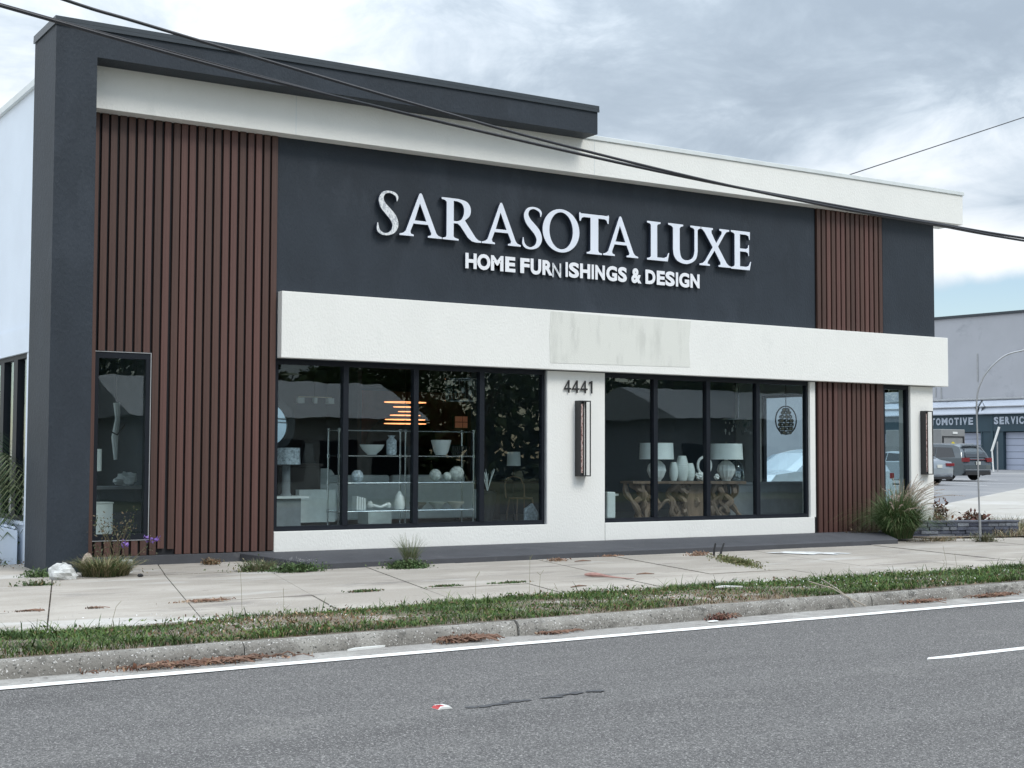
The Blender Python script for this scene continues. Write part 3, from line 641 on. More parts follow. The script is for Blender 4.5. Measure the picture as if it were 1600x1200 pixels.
cable('overhead_cable', [(-9.0, -6.96, 6.79), (-4.2, -6.96, 6.02), (.70, -6.96, 5.43), (3.85, -6.96, 5.17), (6.22, -6.96, 5.03), (8.40, -6.96, 4.90), (10.37, -6.96, 4.845), (12.28, -6.96, 4.79), (17, -6.96, 4.77), (26, -6.96, 4.98)], .007, 'thin lashing wire running along the thick overhead cable', group='overhead cables across the street front')
cable('overhead_wire', [(30, 20, 10.66), (36.78, 20, 13.02), (47.56, 20, 16.77), (60, 20, 21.1)], .022, 'thin wire rising to the right behind the roof', 'wire')

# bent thin pole by the planter
P = [(17.50, -1.88, -.05), (17.49, -1.86, 1.0), (17.50, -1.84, 2.0), (17.52, -1.82, 2.75), (17.60, -1.87, 3.12), (17.75, -1.98, 3.40), (17.98, -2.14, 3.63), (18.22, -2.31, 3.72), (18.38, -2.42, 3.75)]
b = MB(); b.tube(cr(P, 6), [.020]*18+[.015]*12+[.011]*19 if False else .016, 8)
pl_ = thing('bent_pole', 'tall thin grey pole bent over at its top, beside the low stone wall', 'pole', (17.50, -1.88, 0)); b.build('shaft', MT['steel'], pl_, smooth=True)
b = MB(); b.tube([(17.50, -1.88, -.05), (17.495, -1.87, .55)], .024, 8); b.build('socket', MT['steel'], pl_, smooth=True)

# ================================================================== LOW STONE WALL
PW = thing('stone_planter_wall', 'low dark ledgestone planter wall with a flat cap, right of the white column', 'wall', (18.6, -.4, 0))
A_ = Vector((17.35, -.30, 0)); B_ = Vector((19.62, -1.10, 0)); dv_ = (B_-A_).normalized(); nv_ = Vector((dv_.y, -dv_.x, 0)); Ln = (B_-A_).length
stone = mat('ledgestone', (.085, .092, .115), .8, var=.45, vscale=5, bump=.8, bscale=30)
def obox(a, l0, l1, d0, d1, z0, z1):
    b = MB(); p = lambda l, d, z: a+dv_*l+nv_*d+Vector((0, 0, z))
    b.add([p(l0, d0, z0), p(l1, d0, z0), p(l1, d1, z0), p(l0, d1, z0), p(l0, d0, z1), p(l1, d0, z1), p(l1, d1, z1), p(l0, d1, z1)], [(3,2,1,0),(4,5,6,7),(0,1,5,4),(1,2,6,5),(2,3,7,6),(3,0,4,7)]); return b
obox(A_, 0, Ln, -.22, -.012, -.05, .30).build('core', MT['backing'], PW)
obox(A_, -.02, Ln+.02, -.25, .03, .302, .345).build('cap', stone, PW, bevel=.006)
STN = [mat('ledgestone_%s' % n_, c_, .8, var=.35, vscale=6, bump=.8, bscale=30) for n_, c_ in (('slate', (.075, .085, .115)), ('pale', (.16, .175, .20)), ('night', (.04, .046, .068)))]
z = 0.0
for r_ in range(4):
    h = .074; l = 0.0
    while l < Ln-.02:
        w = random.uniform(.14, .42); e = min(Ln, l+w)
        obox(A_, l+.005, e-.005, -.011, random.uniform(.002, .035), z+.005, z+h-.005).build('stone', random.choice(STN+[STN[0]]), PW); l = e
    z += .075

# ================================================================== INTERIOR
FZ = .40
def simple(name, label, cat, loc, parts, group=None):
    t = thing(name, label, cat, loc, group)
    for p in parts: p[1].build(p[0], p[2], t, smooth=(len(p) > 3 and p[3]))
    return t
def etagere(x0, x1, label):
    t = thing('display_shelf', label, 'shelf', ((x0+x1)/2, 1.0, FZ), 'open chrome and glass display shelves')
    for x in (x0, x1):
        for y in (.95, 1.35):
            b = MB(); b.tube([(x, y, FZ), (x, y, 2.07)], .013, 8); b.build('post', MT['chrome'], t, smooth=True)
            b = MB()
            for z in (.70, 1.17, 1.62, 2.05): b.lathe([(.0, -.03), (.022, -.03), (.022, .03), (0, .03)], (x, y, z), 8)
            b.build('collar', MT['chrome'], t, smooth=True)
    for z in (.70, 1.17, 1.62, 2.05):
        b = MB()
        for y in (.95, 1.35): b.tube([(x0, y, z), (x1, y, z)], .011, 6)
        for x in (x0, x1): b.tube([(x, .95, z), (x, 1.35, z)], .011, 6)
        b.build('rail', MT['chrome'], t)
        if z < 2: b = MB(); b.box(x0+.02, x1-.02, .97, 1.33, z+.012, z+.020); b.build('shelf_glass', MT['glass'], t)
etagere(5.12, 6.48, 'left chrome display shelf behind the first shop window, holding a bowl and a tall vase'); etagere(6.58, 7.71, 'right chrome display shelf behind the first shop window, holding three pale balls')
def lathe_thing(name, label, cat, c, prof, m, group=None, n=20, fl=0):
    b = MB(); b.lathe(prof, c, n, fl=fl); o = b.build(name, m, None, smooth=(fl == 0), org=c); return tag(o, label, cat, group)
lathe_thing('bowl', 'white scalloped bowl on the left display shelf', 'bowl', (5.83, 1.15, 1.642), [(.0, 0), (.08, 0), (.09, .02), (.17, .09), (.21, .17), (.20, .17), (.15, .09), (0, .04)], MT['white'])
lathe_thing('vase', 'tall patterned vase standing right of the scalloped bowl', 'vase', (6.20, 1.15, 1.642), [(0, 0), (.08, 0), (.09, .05), (.09, .24), (.05, .28), (.045, .30), (.07, .33), (0, .33)], MT['marble'])
lathe_thing('vase', 'blue and white rounded vessel low on the left display shelf', 'vase', (5.56, 1.15, 1.192), [(0, 0), (.07, 0), (.11, .08), (.09, .15), (.05, .19), (0, .19)], MT['marble'])
lathe_thing('bowl', 'large plain white bowl on the right display shelf', 'bowl', (7.17, 1.15, 1.642), [(0, 0), (.09, 0), (.13, .06), (.18, .26), (.17, .26), (.11, .06), (0, .04)], MT['white'])
carv = mat('carved_ball', (.55, .57, .54), .8, var=.4, vscale=16, bump=.8, bscale=25)
for (x, r, l) in ((7.06, .105, 'pale carved ball, leftmost of the three on the right display shelf'), (7.295, .078, 'smallest of the three pale carved balls on the shelf'), (7.49, .13, 'largest of the three pale carved balls on the shelf')):
    b = MB(); b.blob((x, 1.15, 1.192+r), r, n=18, rough=.012, seed=int(r*1000)); tag(b.build('ball', carv, None, smooth=True, org=(x, 1.15, 1.192)), l, 'ball', 'carved balls on the shelf')
for i, (x, c) in enumerate(((6.70, (.13, .12, .11)), (7.08, (.35, .36, .34)), (7.45, (.45, .42, .38)))):
    lathe_thing('bowl', ['dark shallow bowl on the lowest shelf of the right display', 'grey shallow bowl on the lowest shelf of the right display', 'ribbed beige bowl on the lowest shelf of the right display'][i], 'bowl', (x+.02, 1.15, .722), [(0, 0), (.06, 0), (.14, .08), (.15, .11), (.14, .11), (.05, .03), (0, .03)], mat('bowl_glaze_%s' % 'abc'[i], c, .4), 'bowls on the lowest shelf')
b = MB(); 
for k in range(4): b.box(5.52+k*.045, 5.555+k*.045, 1.08, 1.26, .722, .95-.01*k)
tag(b.build('book_row', MT['white'], None, org=(5.5, 1.15, .722)), 'short row of white books on the lowest shelf', 'books')
b = MB(); b.blob((5.80, 1.15, .80), .06, n=10, rough=.1, seed=2); b.tube([(5.82, 1.15, .80), (6.0, 1.15, .76), (6.12, 1.15, .80)], [.03, .022, .03], 8); b.blob((6.15, 1.15, .79), .05, n=8, rough=.1)
tag(b.build('knot_ornament', MT['white'], None, smooth=True, org=(5.9, 1.15, .722)), 'white knotted ornament on the lowest shelf', 'ornament')
lathe_thing('ornament', 'white pointed teardrop ornament on the lowest shelf', 'ornament', (6.36, 1.15, .722), [(0, 0), (.085, 0), (.10, .08), (.08, .2), (.03, .29), (0, .31)], MT['white'])
b = MB()
for k in range(7): b.box(7.40+k*.045, 7.42+k*.045, 1.15, 1.17, 1.642, 1.80)
b.box(7.38, 7.71, 1.15, 1.17, 1.70, 1.715); tag(b.build('comb_ornament', MT['black'], None, org=(7.55, 1.16, 1.642)), 'black comb shaped ornament beside the large white bowl', 'ornament')
# sofa
t = thing('sofa', 'long pale linen sofa seen from behind the display shelves', 'sofa', (7.0, 3.0, FZ))
b = MB(); b.box(5.45, 8.70, 2.55, 2.78, .48, 1.13); b.build('backrest', MT['linen'], t, bevel=.03)
b = MB(); b.box(5.45, 8.70, 2.78, 3.5, .48, .80); b.build('seat', MT['linen'], t, bevel=.03)
for x in (5.2, 8.71): b = MB(); b.box(x, x+.24, 2.55, 3.5, .46, 1.0); b.build('armrest', MT['linen'], t, bevel=.03)
for x in (5.5, 7.1): b = MB(); b.box(x, x+1.55, 2.80, 2.98, .80, 1.28); b.build('cushion', MT['linen'], t, bevel=.05)
for x in (5.35, 8.8):
    for y in (2.65, 3.4): b = MB(); b.box(x, x+.06, y, y+.06, FZ, .46); b.build('leg', MT['darkwood'], t)
for x, a, l in ((5.05, .25, 'grey throw pillow propped at the left end of the sofa'), (5.75, -.2, 'pale throw pillow lying on top of the sofa back')):
    b = MB(); b.blob((0, 0, 0), .24, (1, .35, .75), 12, .03, 3); o = b.build('throw_pillow', MT['graycloth'] if a > 0 else MT['linen'], None, smooth=True); o.location = (x, 2.9, 1.22); o.rotation_euler = (0, a, 0); tag(o, l, 'pillow')
# end table, lamp, dark cabinet and vase
simple('end_table', 'grey block end table at the left edge of the first shop window', 'table', (4.3, 1.2, FZ), [('top', MB().box(3.85, 4.62, 1.0, 1.5, .93, .965), MT['white']), ('base', MB().box(3.95, 4.5, 1.05, 1.45, FZ, .93), MT['graycloth'])])
t = thing('table_lamp', 'table lamp with a marbled drum shade at the left edge of the first window', 'lamp', (4.30, 1.2, .965))
b = MB(); b.lathe([(.10, 0), (.09, .02), (.07, .05), (.065, .5), (0, .5)], (4.30, 1.2, .965), 16); b.build('base', MT['graycloth'], t, smooth=True)
b = MB(); b.lathe([(.21, 0), (.20, .27)], (4.32, 1.2, 1.48), 24); b.build('lamp_shade', MT['marble'], t, smooth=True)
simple('side_cabinet', 'black low cabinet behind the marbled lamp', 'cabinet', (5.0, 2.2, FZ), [('body', MB().box(4.55, 5.33, 2.1, 2.5, FZ, 1.44), MT['darkwood']), ('top', MB().box(4.52, 5.36, 2.07, 2.53, 1.443, 1.49), MT['darkwood'])])
b = MB(); b.prism([(5.03, 1.492), (5.25, 1.492), (5.21, 1.84), (5.08, 1.84)], 'y', 2.2, 2.35); tag(b.build('vase', MT['black'], None, org=(5.12, 2.27, 1.49)), 'black tapered vase on the low black cabinet', 'vase')
for (x, l) in ((6.25, 'pale ribbed ottoman low behind the left display shelf'), ):
    simple('ottoman', l, 'ottoman', (x, 1.7, FZ), [('body', MB().box(x-.25, x+.2, 1.6, 2.0, FZ+.05, .70), MT['linen']), ('foot', MB().box(x-.2, x+.15, 1.65, 1.95, FZ, FZ+.05), MT['darkwood'])])
simple('white_armchair', 'pale boxy armchair between the end table and the left display shelf', 'chair', (5.0, 1.9, FZ), [('backrest', MB().box(4.78, 5.45, 1.75, 1.9, .5, 1.05), MT['linen']), ('seat', MB().box(4.80, 5.43, 1.905, 2.5, .5, .78), MT['linen']), ('armrest', MB().box(4.66, 4.775, 1.75, 2.5, .48, .92), MT['linen']), ('base', MB().box(4.8, 5.4, 1.85, 2.4, FZ, .48), MT['darkwood'])])
# round mirror
t = thing('round_mirror', 'large round mirror in a thick black ring at the left edge of the first window', 'mirror', (4.09, 1.5, 1.7))
b = MB(); n = 40
vs = []; fs = []
for k in range(n):
    a = 2*math.pi*k/n
    for rr, yy in ((.36, 1.5), (.49, 1.5), (.49, 1.56), (.36, 1.56)): vs.append((4.09+rr*math.cos(a), yy+.05*math.sin(a), 2.15+rr*math.sin(a)))
for k in range(n):
    for q in range(4): fs.append((k*4+q, k*4+(q+1) % 4, ((k+1) % n)*4+(q+1) % 4, ((k+1) % n)*4+q))
b.add(vs, fs); b.build('ring', MT['black'], t, smooth=True)
b = MB(); b.add([(4.09+.36*math.cos(2*math.pi*k/n), 1.53-.14*math.sin(2*math.pi*k/n)*-.36*1.0, 2.15+.36*math.sin(2*math.pi*k/n)) for k in range(n)], [tuple(range(n))])
b.build('mirror_glass', mat('mirror_silver', (.75, .8, .8), .02, 1, var=0), t)
b = MB(); b.box(4.03, 4.09, 1.58, 1.62, .4, 1.7); b.build('stand', MT['black'], t)
# hanging things
def hang(name, label, c, top, parts):
    t = thing(name, label, 'ceiling lamp', c)
    b = MB(); b.tube([(c[0], c[1], c[2]), (c[0], c[1], top)], .006, 5); b.build('rod', MT['black'], t)
    for p in parts: p[1].build(p[0], p[2], t, smooth=True)
b = MB()
for dx, w in ((-.28, .06), (0, .03), (.30, .06)): b.box(5.62+dx-w, 5.62+dx+w, 2.95, 3.05, 2.56, 2.66)
hang('chandelier', 'small chandelier with white block shades, high in the leftmost pane', (5.62, 3.0, 2.6), 3.55, [('shade', b, MT['shade']), ('bar', MB().box(5.3, 5.95, 2.99, 3.01, 2.665, 2.68), MT['gold'])])
b = MB(); rings = [(.92, 0), (.52, .075), (.30, .15), (.66, .21), (.88, .28), (.92, .345)]
parts = []
t = thing('led_pendant', 'stacked glowing orange light bars hanging deep inside the shop', 'ceiling lamp', (8.9, 5.0, 2.3))
for (w, dz) in rings:
    zz = 2.71-dz*1.25; q = MB(); q.tube([(8.53+w*.49*math.cos(a), 5.0+w*.3*math.sin(a), zz) for a in np.linspace(0, 2*math.pi, 25)], .008, 6, cap=False); q.build('light_ring', MT['led'], t)
q = MB(); q.tube([(8.53, 5, 2.25), (8.53, 5, 3.55)], .008, 5); q.build('rod', MT['black'], t)
b = MB(); b.lathe([(.9, 0), (.85, .3), (.6, .55), (.3, .68), (0, .72)], (10.0, 7.9, 1.85), 24, sy=.06); tag(b.build('arched_panel', MT['darkwood'], None, smooth=True, org=(10, 7.9, 1.85)), 'dark arched panel on the back wall behind the glowing bars', 'panel')
red = mat('terracotta_wall', (.30, .11, .07), .9)
b = MB(); b.box(9.0, 11.9, 8.3, 8.4, 1.9, 3.1); tag(b.build('feature_wall', red, None, org=(10, 8.3, .4)), 'terracotta coloured wall section deep in the shop', 'wall')
glow = emis('glow_panel', (.9, .36, .2), .07)  # orange panel colour with a faint emission of its own
t = thing('orange_cabinet', 'small orange panelled cabinet on the back wall of the shop, its panels given a faint glow', 'cabinet', (10.9, 6.9, 2.2))
MB().box(10.78, 11.2, 6.9, 7.0, 2.24, 2.53).build('body', MT['darkwood'], t)
for i in range(2):
    for j in range(2): MB().box(10.80+i*.20, 10.98+i*.20, 6.88, 6.897, 2.26+j*.135, 2.38+j*.135).build('glow_panel', glow, t)
sparkle = glassmat('crystal', (.85, .9, .92), 1.9, .05)
t = thing('glass_chandelier', 'drum of hanging glass rods high in the third pane', 'ceiling lamp', (7.80, 1.5, 2.62))
for k in range(22):
    a = 2*math.pi*k/22; b = MB(); x, y = 7.80+.29*math.cos(a), 1.5+.29*math.sin(a); b.tube([(x, y, 2.62), (x, y, 3.0)], .011, 5); b.build('glass_rod', sparkle, t)
b = MB(); b.tube([(7.80+.30*math.cos(a), 1.5+.30*math.sin(a), 2.615) for a in np.linspace(0, 2*math.pi, 25)], .012, 6); b.tube([(7.80+.30*math.cos(a), 1.5+.30*math.sin(a), 3.0) for a in np.linspace(0, 2*math.pi, 25)], .012, 6); b.build('ring', MT['chrome'], t)
b = MB(); b.tube([(7.8, 1.5, 3.0), (7.8, 1.5, 3.55)], .01, 5); b.build('rod', MT['chrome'], t)
for x, z in ((7.78, 2.80), (7.93, 2.93), (7.93, 2.76)): b = MB(); b.blob((x, 1.45, z), .035, (1, 1, 1.5), 8); b.build('bulb', MT['white'], t, smooth=True)
# pane 4: plant, chair, lamp shade, pillow, back table
t = thing('potted_twigs', 'tall black urn with dry twigs at the left of the fourth pane', 'plant', (8.09, 1.1, FZ))
b = MB(); b.lathe([(.10, 0), (.10, .1), (.15, .45), (.17, .58), (.13, .62), (.11, .60)], (8.09, 1.1, FZ), 16); b.build('pot', MT['black'], t, smooth=True)
b = MB(); rg = random.Random(4)
for k in range(16): a = rg.uniform(0, 6.28); b.tube([(8.09, 1.1, 1.0), (8.09+.06*math.cos(a), 1.1+.06*math.sin(a), 1.2), (8.09+rg.uniform(.06, .15)*math.cos(a), 1.1+.12*math.sin(a), rg.uniform(1.3, 1.42))], .004, 4)
b.build('twigs', MT['shade'], t)
t = thing('bentwood_chair', 'bentwood chair beyond the patterned pillow in the fourth pane', 'chair', (9.05, 1.5, FZ))
b = MB(); b.lathe([(0, 0), (.22, 0), (.22, .03), (0, .03)], (9.05, 1.5, .85), 18); b.build('seat', MT['rootwood'], t, smooth=True)
b = MB(); b.tube([(8.85, 1.68, .86), (8.84, 1.72, 1.1), (8.9, 1.74, 1.22), (9.05, 1.75, 1.26), (9.2, 1.74, 1.22), (9.26, 1.72, 1.1), (9.25, 1.68, .86)], .014, 6); b.build('backrest', MT['rootwood'], t, smooth=True)
for dx in (-.16, .16):
    for dy in (-.14, .14): b = MB(); b.tube([(9.05+dx, 1.5+dy, .85), (9.05+dx*1.3, 1.5+dy*1.3, FZ)], .014, 6); b.build('leg', MT['rootwood'], t)
b = MB(); b.prism([(8.70, .42), (8.95, .42), (8.98, .62), (8.86, .80), (8.78, .74), (8.70, .70)], 'y', .8, .88); tag(b.build('throw_pillow', MT['marble'], None, bevel=.02, org=(8.8, .84, .42)), 'white patterned pillow standing at the foot of the fourth pane', 'pillow')
t = thing('floor_lamp', 'floor lamp with a white drum shade in the fourth pane', 'lamp', (9.15, 1.9, FZ))
b = MB(); b.lathe([(.13, 0), (.12, .26)], (9.15, 1.9, 1.45), 20); b.build('lamp_shade', MT['shade'], t, smooth=True)
b = MB(); b.tube([(9.15, 1.9, FZ), (9.15, 1.9, 1.5)], .012, 6); b.lathe([(0, 0), (.13, 0), (.13, .02), (0, .02)], (9.15, 1.9, FZ), 14); b.build('stand', MT['black'], t)
simple('dining_table', 'dark dining table standing back in the fourth pane', 'table', (9.3, 3.2, FZ), [('top', MB().box(8.4, 10.3, 2.8, 3.8, 1.10, 1.15), MT['darkwood']), ('base', MB().box(9.1, 9.6, 3.1, 3.5, FZ, 1.10), MT['darkwood'])])
# window 2
t = thing('root_console', 'console table made of gnarled brown tree roots behind the second shop window', 'table', (12.5, 1.0, FZ))
b = MB(); b.prism([(11.1, 1.125), (13.9, 1.10), (13.9, 1.155), (11.1, 1.17)], 'y', .82, 1.22); b.build('top', MT['rootwood'], t)
rg = random.Random(11)
for (xa, xb, nn_) in ((11.15, 11.75, 7), (12.15, 12.75, 7), (13.15, 13.8, 8)):
    for k in range(nn_):
        x = rg.uniform(xa, xb); pts = [(x+rg.uniform(-.1, .1), rg.uniform(.86, 1.15), 1.11)]
        for s_ in range(4): pts.append((x+rg.uniform(-.17, .17), rg.uniform(.86, 1.15), 1.11-.71*(s_+1)/4.0-.0))
        pts[-1] = (pts[-1][0], pts[-1][1], FZ+.01)
        b = MB(); c = cr(pts, 4); b.tube(c, [.035+.03*abs(math.sin(i*.5+k)) for i in range(len(c))], 7); b.build('root', MT['rootwood'], t, smooth=True)
for (x0_, x1_) in ((11.5, 12.3), (12.5, 13.3)):
    b = MB(); c = cr([(x0_, 1.0, .95), ((x0_+x1_)/2-.1, 1.05, .62), ((x0_+x1_)/2+.15, .98, .8), (x1_, 1.0, .5)], 5); b.tube(c, .035, 6); b.build('root', MT['rootwood'], t, smooth=True)
b = MB(); b.prism([(12.55, .45), (13.05, .42), (13.1, .9), (12.95, 1.1), (12.6, 1.1), (12.45, .8)], 'y', .95, 1.08); b.build('slab', MT['rootwood'], t, bevel=.02)
def tlamp(x, label):
    t = thing('table_lamp', label, 'lamp', (x, 1.0, 1.16), 'ribbed white lamps on the root console')
    b = MB(); b.lathe([(.08, 0), (.085, .02), (.13, .08), (.175, .20), (.155, .30), (.08, .38), (.03, .40), (.03, .44)], (x, 1.0, 1.165), 24, fl=.06); b.build('base', MT['white'], t)
    b = MB(); b.lathe([(.33, 0), (.315, .31)], (x, 1.0, 1.58), 28); b.build('lamp_shade', MT['shade'], t, smooth=True)
    b = MB(); b.tube([(x, 1, 1.6), (x, 1, 1.93)], .006, 5); b.build('harp', MT['gold'], t)
tlamp(11.80, 'ribbed white lamp with a wide drum shade at the left end of the root console'); tlamp(13.54, 'ribbed white lamp with a wide drum shade at the right end of the root console')
ridged = mat('ridged_ceramic', (.66, .70, .68), .5, var=.05, bump=.2)
def vase3(x, r, h, label):
    pr = []; 
    for k in range(25):
        q = k/24; rr = r*(.45+.55*math.sin(math.pi*(q*.8+.12)))*(1.03 if k % 2 else .97); pr.append((rr, h*q))
    b = MB(); b.lathe([(0, 0)]+pr, (x, .98, 1.168), 18); tag(b.build('vase', ridged, None, smooth=True, org=(x, .98, 1.168)), label, 'vase', 'ridged pale vases on the root console')
vase3(12.20, .085, .36, 'short pale ridged vase, leftmost of the three on the root console'); vase3(12.41, .125, .48, 'tallest of the three pale ridged vases on the root console'); vase3(12.60, .10, .34, 'pale ridged vase just right of the tallest one')
t = thing('ring_sculpture', 'white ring sculpture on a small foot between the lamps', 'sculpture', (12.98, 1.0, 1.16))
b = MB(); b.tube([(12.98+.165*math.cos(a), 1.0, 1.46+.165*math.sin(a)) for a in np.linspace(0, 2*math.pi, 25)], .028, 8); b.build('ring', MT['white'], t, smooth=True)
b = MB(); b.box(12.9, 13.06, .95, 1.05, 1.16, 1.28); b.build('foot', MT['white'], t)
b = MB(); b.blob((12.80, .92, 1.26), .09, (1, .8, .8), 12, .25, 9); b.blob((13.25, .95, 1.24), .06, (1, .8, .9), 10, .2, 4); tag(b.build('coral_piece', MT['white'], None, org=(12.8, .92, 1.17)), 'white lumpy coral piece beside the ring sculpture', 'ornament')
b = MB(); b.lathe([(.16, 0), (.16, .22), (.12, .33), (.05, .38), (0, .39)], (13.83, 1.05, 1.165), 20); tag(b.build('glass_cloche', sparkle, None, smooth=True, org=(13.83, 1.05, 1.165)), 'clear glass cloche at the right end of the console', 'cloche')
simple('credenza', 'grey credenza at the right end of the second shop window', 'cabinet', (15.4, 1.6, FZ), [('body', MB().box(13.95, 16.6, 1.35, 1.9, FZ, 1.08), MT['graycloth']), ('top', MB().box(13.92, 16.65, 1.32, 1.93, 1.083, 1.12), MT['graycloth'])])
lathe_thing('jar', 'silver rounded jar standing on the credenza', 'jar', (14.25, 1.5, 1.12), [(0, 0), (.10, 0), (.16, .10), (.15, .22), (.08, .28), (0, .28)], MT['chrome'])
t = thing('crystal_chandelier', 'wide crystal drop chandelier in the third pane of the second window', 'ceiling lamp', (15.2, 2.5, 2.1))
rg = random.Random(8)
for k in range(60):
    a = rg.uniform(0, 6.28); r_ = rg.uniform(.1, .48); x, y = 15.2+r_*math.cos(a), 2.5+r_*.5*math.sin(a); z = 2.42-rg.uniform(0, .3)
    b = MB(); b.blob((x, y, z), rg.uniform(.012, .026), (1, 1, 1.8), 4); b.build('crystal_drop', sparkle if k % 3 else MT['white'], t)
b = MB(); b.tube([(15.2, 2.5, 2.45), (15.2, 2.5, 3.55)], .008, 5); b.tube([(15.2+.45*math.cos(a), 2.5+.22*math.sin(a), 2.44) for a in np.linspace(0, 6.283, 20)], .008, 5); b.build('frame', MT['chrome'], t)
t = thing('orb_pendant', 'beaded teardrop pendant inside a thin black hoop in the rightmost pane', 'ceiling lamp', (15.14, 1.0, 2.1))
b = MB(); b.tube([(15.14+.285*math.cos(a), 1.0, 2.38+.285*math.sin(a)) for a in np.linspace(0, 6.283, 30)], .013, 6); b.build('hoop', MT['black'], t, smooth=True)
for zz, nn_, rr in ((2.13, 6, .08), (2.21, 8, .115), (2.29, 8, .125), (2.37, 8, .12), (2.45, 7, .10), (2.53, 6, .075), (2.59, 4, .045)):
    for k in range(nn_):
        a = 6.283*k/nn_+zz*9; b = MB(); b.blob((15.14+rr*math.cos(a), 1+rr*math.sin(a), zz), .040, n=8); b.build('bead', MT['gold'] if k % 2 else MT['chrome'], t, smooth=True)
b = MB(); b.tube([(15.14, 1, 2.6), (15.14, 1, 3.55)], .008, 5); b.build('rod', MT['black'], t)
b = MB(); b.box(10.42, 10.61, .7, .84, .5, .98); b.build; o = tag(b.build('folded_throw', MT['linen'], None, bevel=.02, org=(10.5, .8, .5)), 'pale folded throw standing at the left edge of the second window', 'blanket')
simple('side_table', 'pale topped side table left of the root console', 'table', (10.8, 1.3, FZ), [('top', MB().box(10.55, 11.05, 1.2, 1.6, .89, .93), MT['white']), ('leg', MB().prism([(10.65, FZ), (10.72, FZ), (10.98, .89), (10.91, .89)], 'y', 1.38, 1.42), MT['graycloth']), ('leg', MB().prism([(10.98, FZ), (10.91, FZ), (10.65, .89), (10.72, .89)], 'y', 1.43, 1.47), MT['graycloth'])])
# left narrow window
simple('pedestal', 'white box pedestal at the bottom left of the narrow window', 'pedestal', (1.18, .9, FZ), [('body', MB().box(1.02, 1.33, .75, 1.05, FZ, .90), MT['white']), ('top', MB().box(1.01, 1.34, .74, 1.06, .903, .92), MT['white'])])
lathe_thing('white_cylinder', 'white cylinder shade in the left of the narrow window', 'lamp shade', (1.12, 1.0, 1.38), [(.0, 0), (.10, 0), (.10, .33), (0, .33)], MT['shade'])
simple('dark_desk', 'grey topped desk inside the narrow window', 'table', (1.7, 1.5, FZ), [('top', MB().box(1.15, 2.6, 1.2, 1.95, 1.10, 1.14), MT['graycloth']), ('side', MB().box(1.3, 2.5, 1.3, 1.85, FZ, 1.10), MT['wallin'])])
b = MB(); b.blob((1.75, 1.5, 1.25), .15, (1.1, .8, .6), 14, .22, 21); tag(b.build('coral_piece', MT['white'], None, org=(1.75, 1.5, 1.14)), 'white ruffled coral on the grey desk in the narrow window', 'ornament')
t = thing('figure_sculpture', 'tall white and silver abstract sculpture in the narrow window', 'sculpture', (1.72, 2.3, 1.14))
b = MB(); b.tube([(1.74, 2.0, 1.55), (1.72, 2.0, 1.9), (1.76, 2.0, 2.2), (1.74, 2.0, 2.45)], [.03, .055, .04, .055], 8); b.build('body', MT['white'], t)
b = MB(); b.tube([(1.74, 2.0, 2.4), (1.73, 2.0, 3.0)], .008, 5); b.tube([(1.62, 1.95, 2.0), (1.74, 1.94, 1.94), (1.86, 1.95, 2.1)], .012, 5); b.build('wire', MT['black'], t)

# ================================================================== VEGETATION
# grass verge: nobody could count it
def vn(x, y, s, o=0):
    return (np.sin(x*s+o)+np.sin(y*s*2.3+o*1.7+x*s*.6)+np.sin((x+y)*s*1.9+o*.3))/3
def verge(n, xa, xb, hmin, hmax, wd):
    x = rng.uniform(xa, xb, n); t = rng.uniform(0, 1, n)**.95; y0 = -8.74+.0444*(x+2.41)+.165; y1 = yv(x)+.09*np.sin(x*2.1)+.05*np.sin(x*5.3)
    y = y0+(y1-y0)*t
    a = vn(x, y, 1.7, 1.); sandy = np.exp(-((x-.45)/1.0)**2)*(t > .22+.1*np.sin(x*5))*(t < .95); dry2 = np.exp(-((x-5.3)/.8)**2)*(t < .55)+np.exp(-((x-3.85)/.45)**2)*(t < .7)*.5+np.exp(-((x-6.3)/.5)**2)*(t < .35)
    keep = rng.uniform(0, 1, n) > np.clip(.04+.78*sandy+.55*dry2+.30*(a < -.35), 0, .93)
    x, y, t, sandy, dry2, a = [q[keep] for q in (x, y, t, sandy, dry2, a)]; n = len(x)
    g = colmix(n, GREEN); br = colmix(n, BROWN); st = colmix(n, STRAW); pdry = np.clip(.04+.65*sandy+.62*dry2+.16*(a < -.1)+.12*(t < .08), 0, .9)
    r_ = rng.uniform(0, 1, n)[:, None]; col = np.where(r_ < pdry[:, None], np.where(rng.uniform(0, 1, n)[:, None] < .6, br, st*.8), g)
    col *= (1+.35*vn(x, y, 4.3, 2.)+.25*vn(x, y, 11., 1.))[:, None]
    h = rng.uniform(hmin, hmax, n)*(1-.45*(r_[:, 0] < pdry))*(1+.55*vn(x, y, 3.1, .4))*(.6+.4*np.minimum(1, (1-t)*8+.3)); az = rng.uniform(0, 6.283, n)
    base = np.stack([x, y, np.full(n, -.005)], 1)
    return blades(base, h, rng.uniform(wd*.6, wd*1.3, n), rng.uniform(.3, 1.3, n), az, col)
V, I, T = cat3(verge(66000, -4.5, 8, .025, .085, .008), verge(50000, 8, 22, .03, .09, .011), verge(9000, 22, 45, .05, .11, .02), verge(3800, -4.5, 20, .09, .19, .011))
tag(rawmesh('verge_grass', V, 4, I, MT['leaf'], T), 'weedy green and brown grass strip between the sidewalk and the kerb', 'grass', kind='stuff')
n = 9000; x = rng.uniform(-4.5, 16, n); t = rng.uniform(0, 1, n); y0 = -8.74+.0444*(x+2.41)+.18; y = y0+(yv(x)-y0)*t; keep = vn(x, y, 2.2, 3) > -.2; x, y = x[keep], y[keep]; n = len(x)
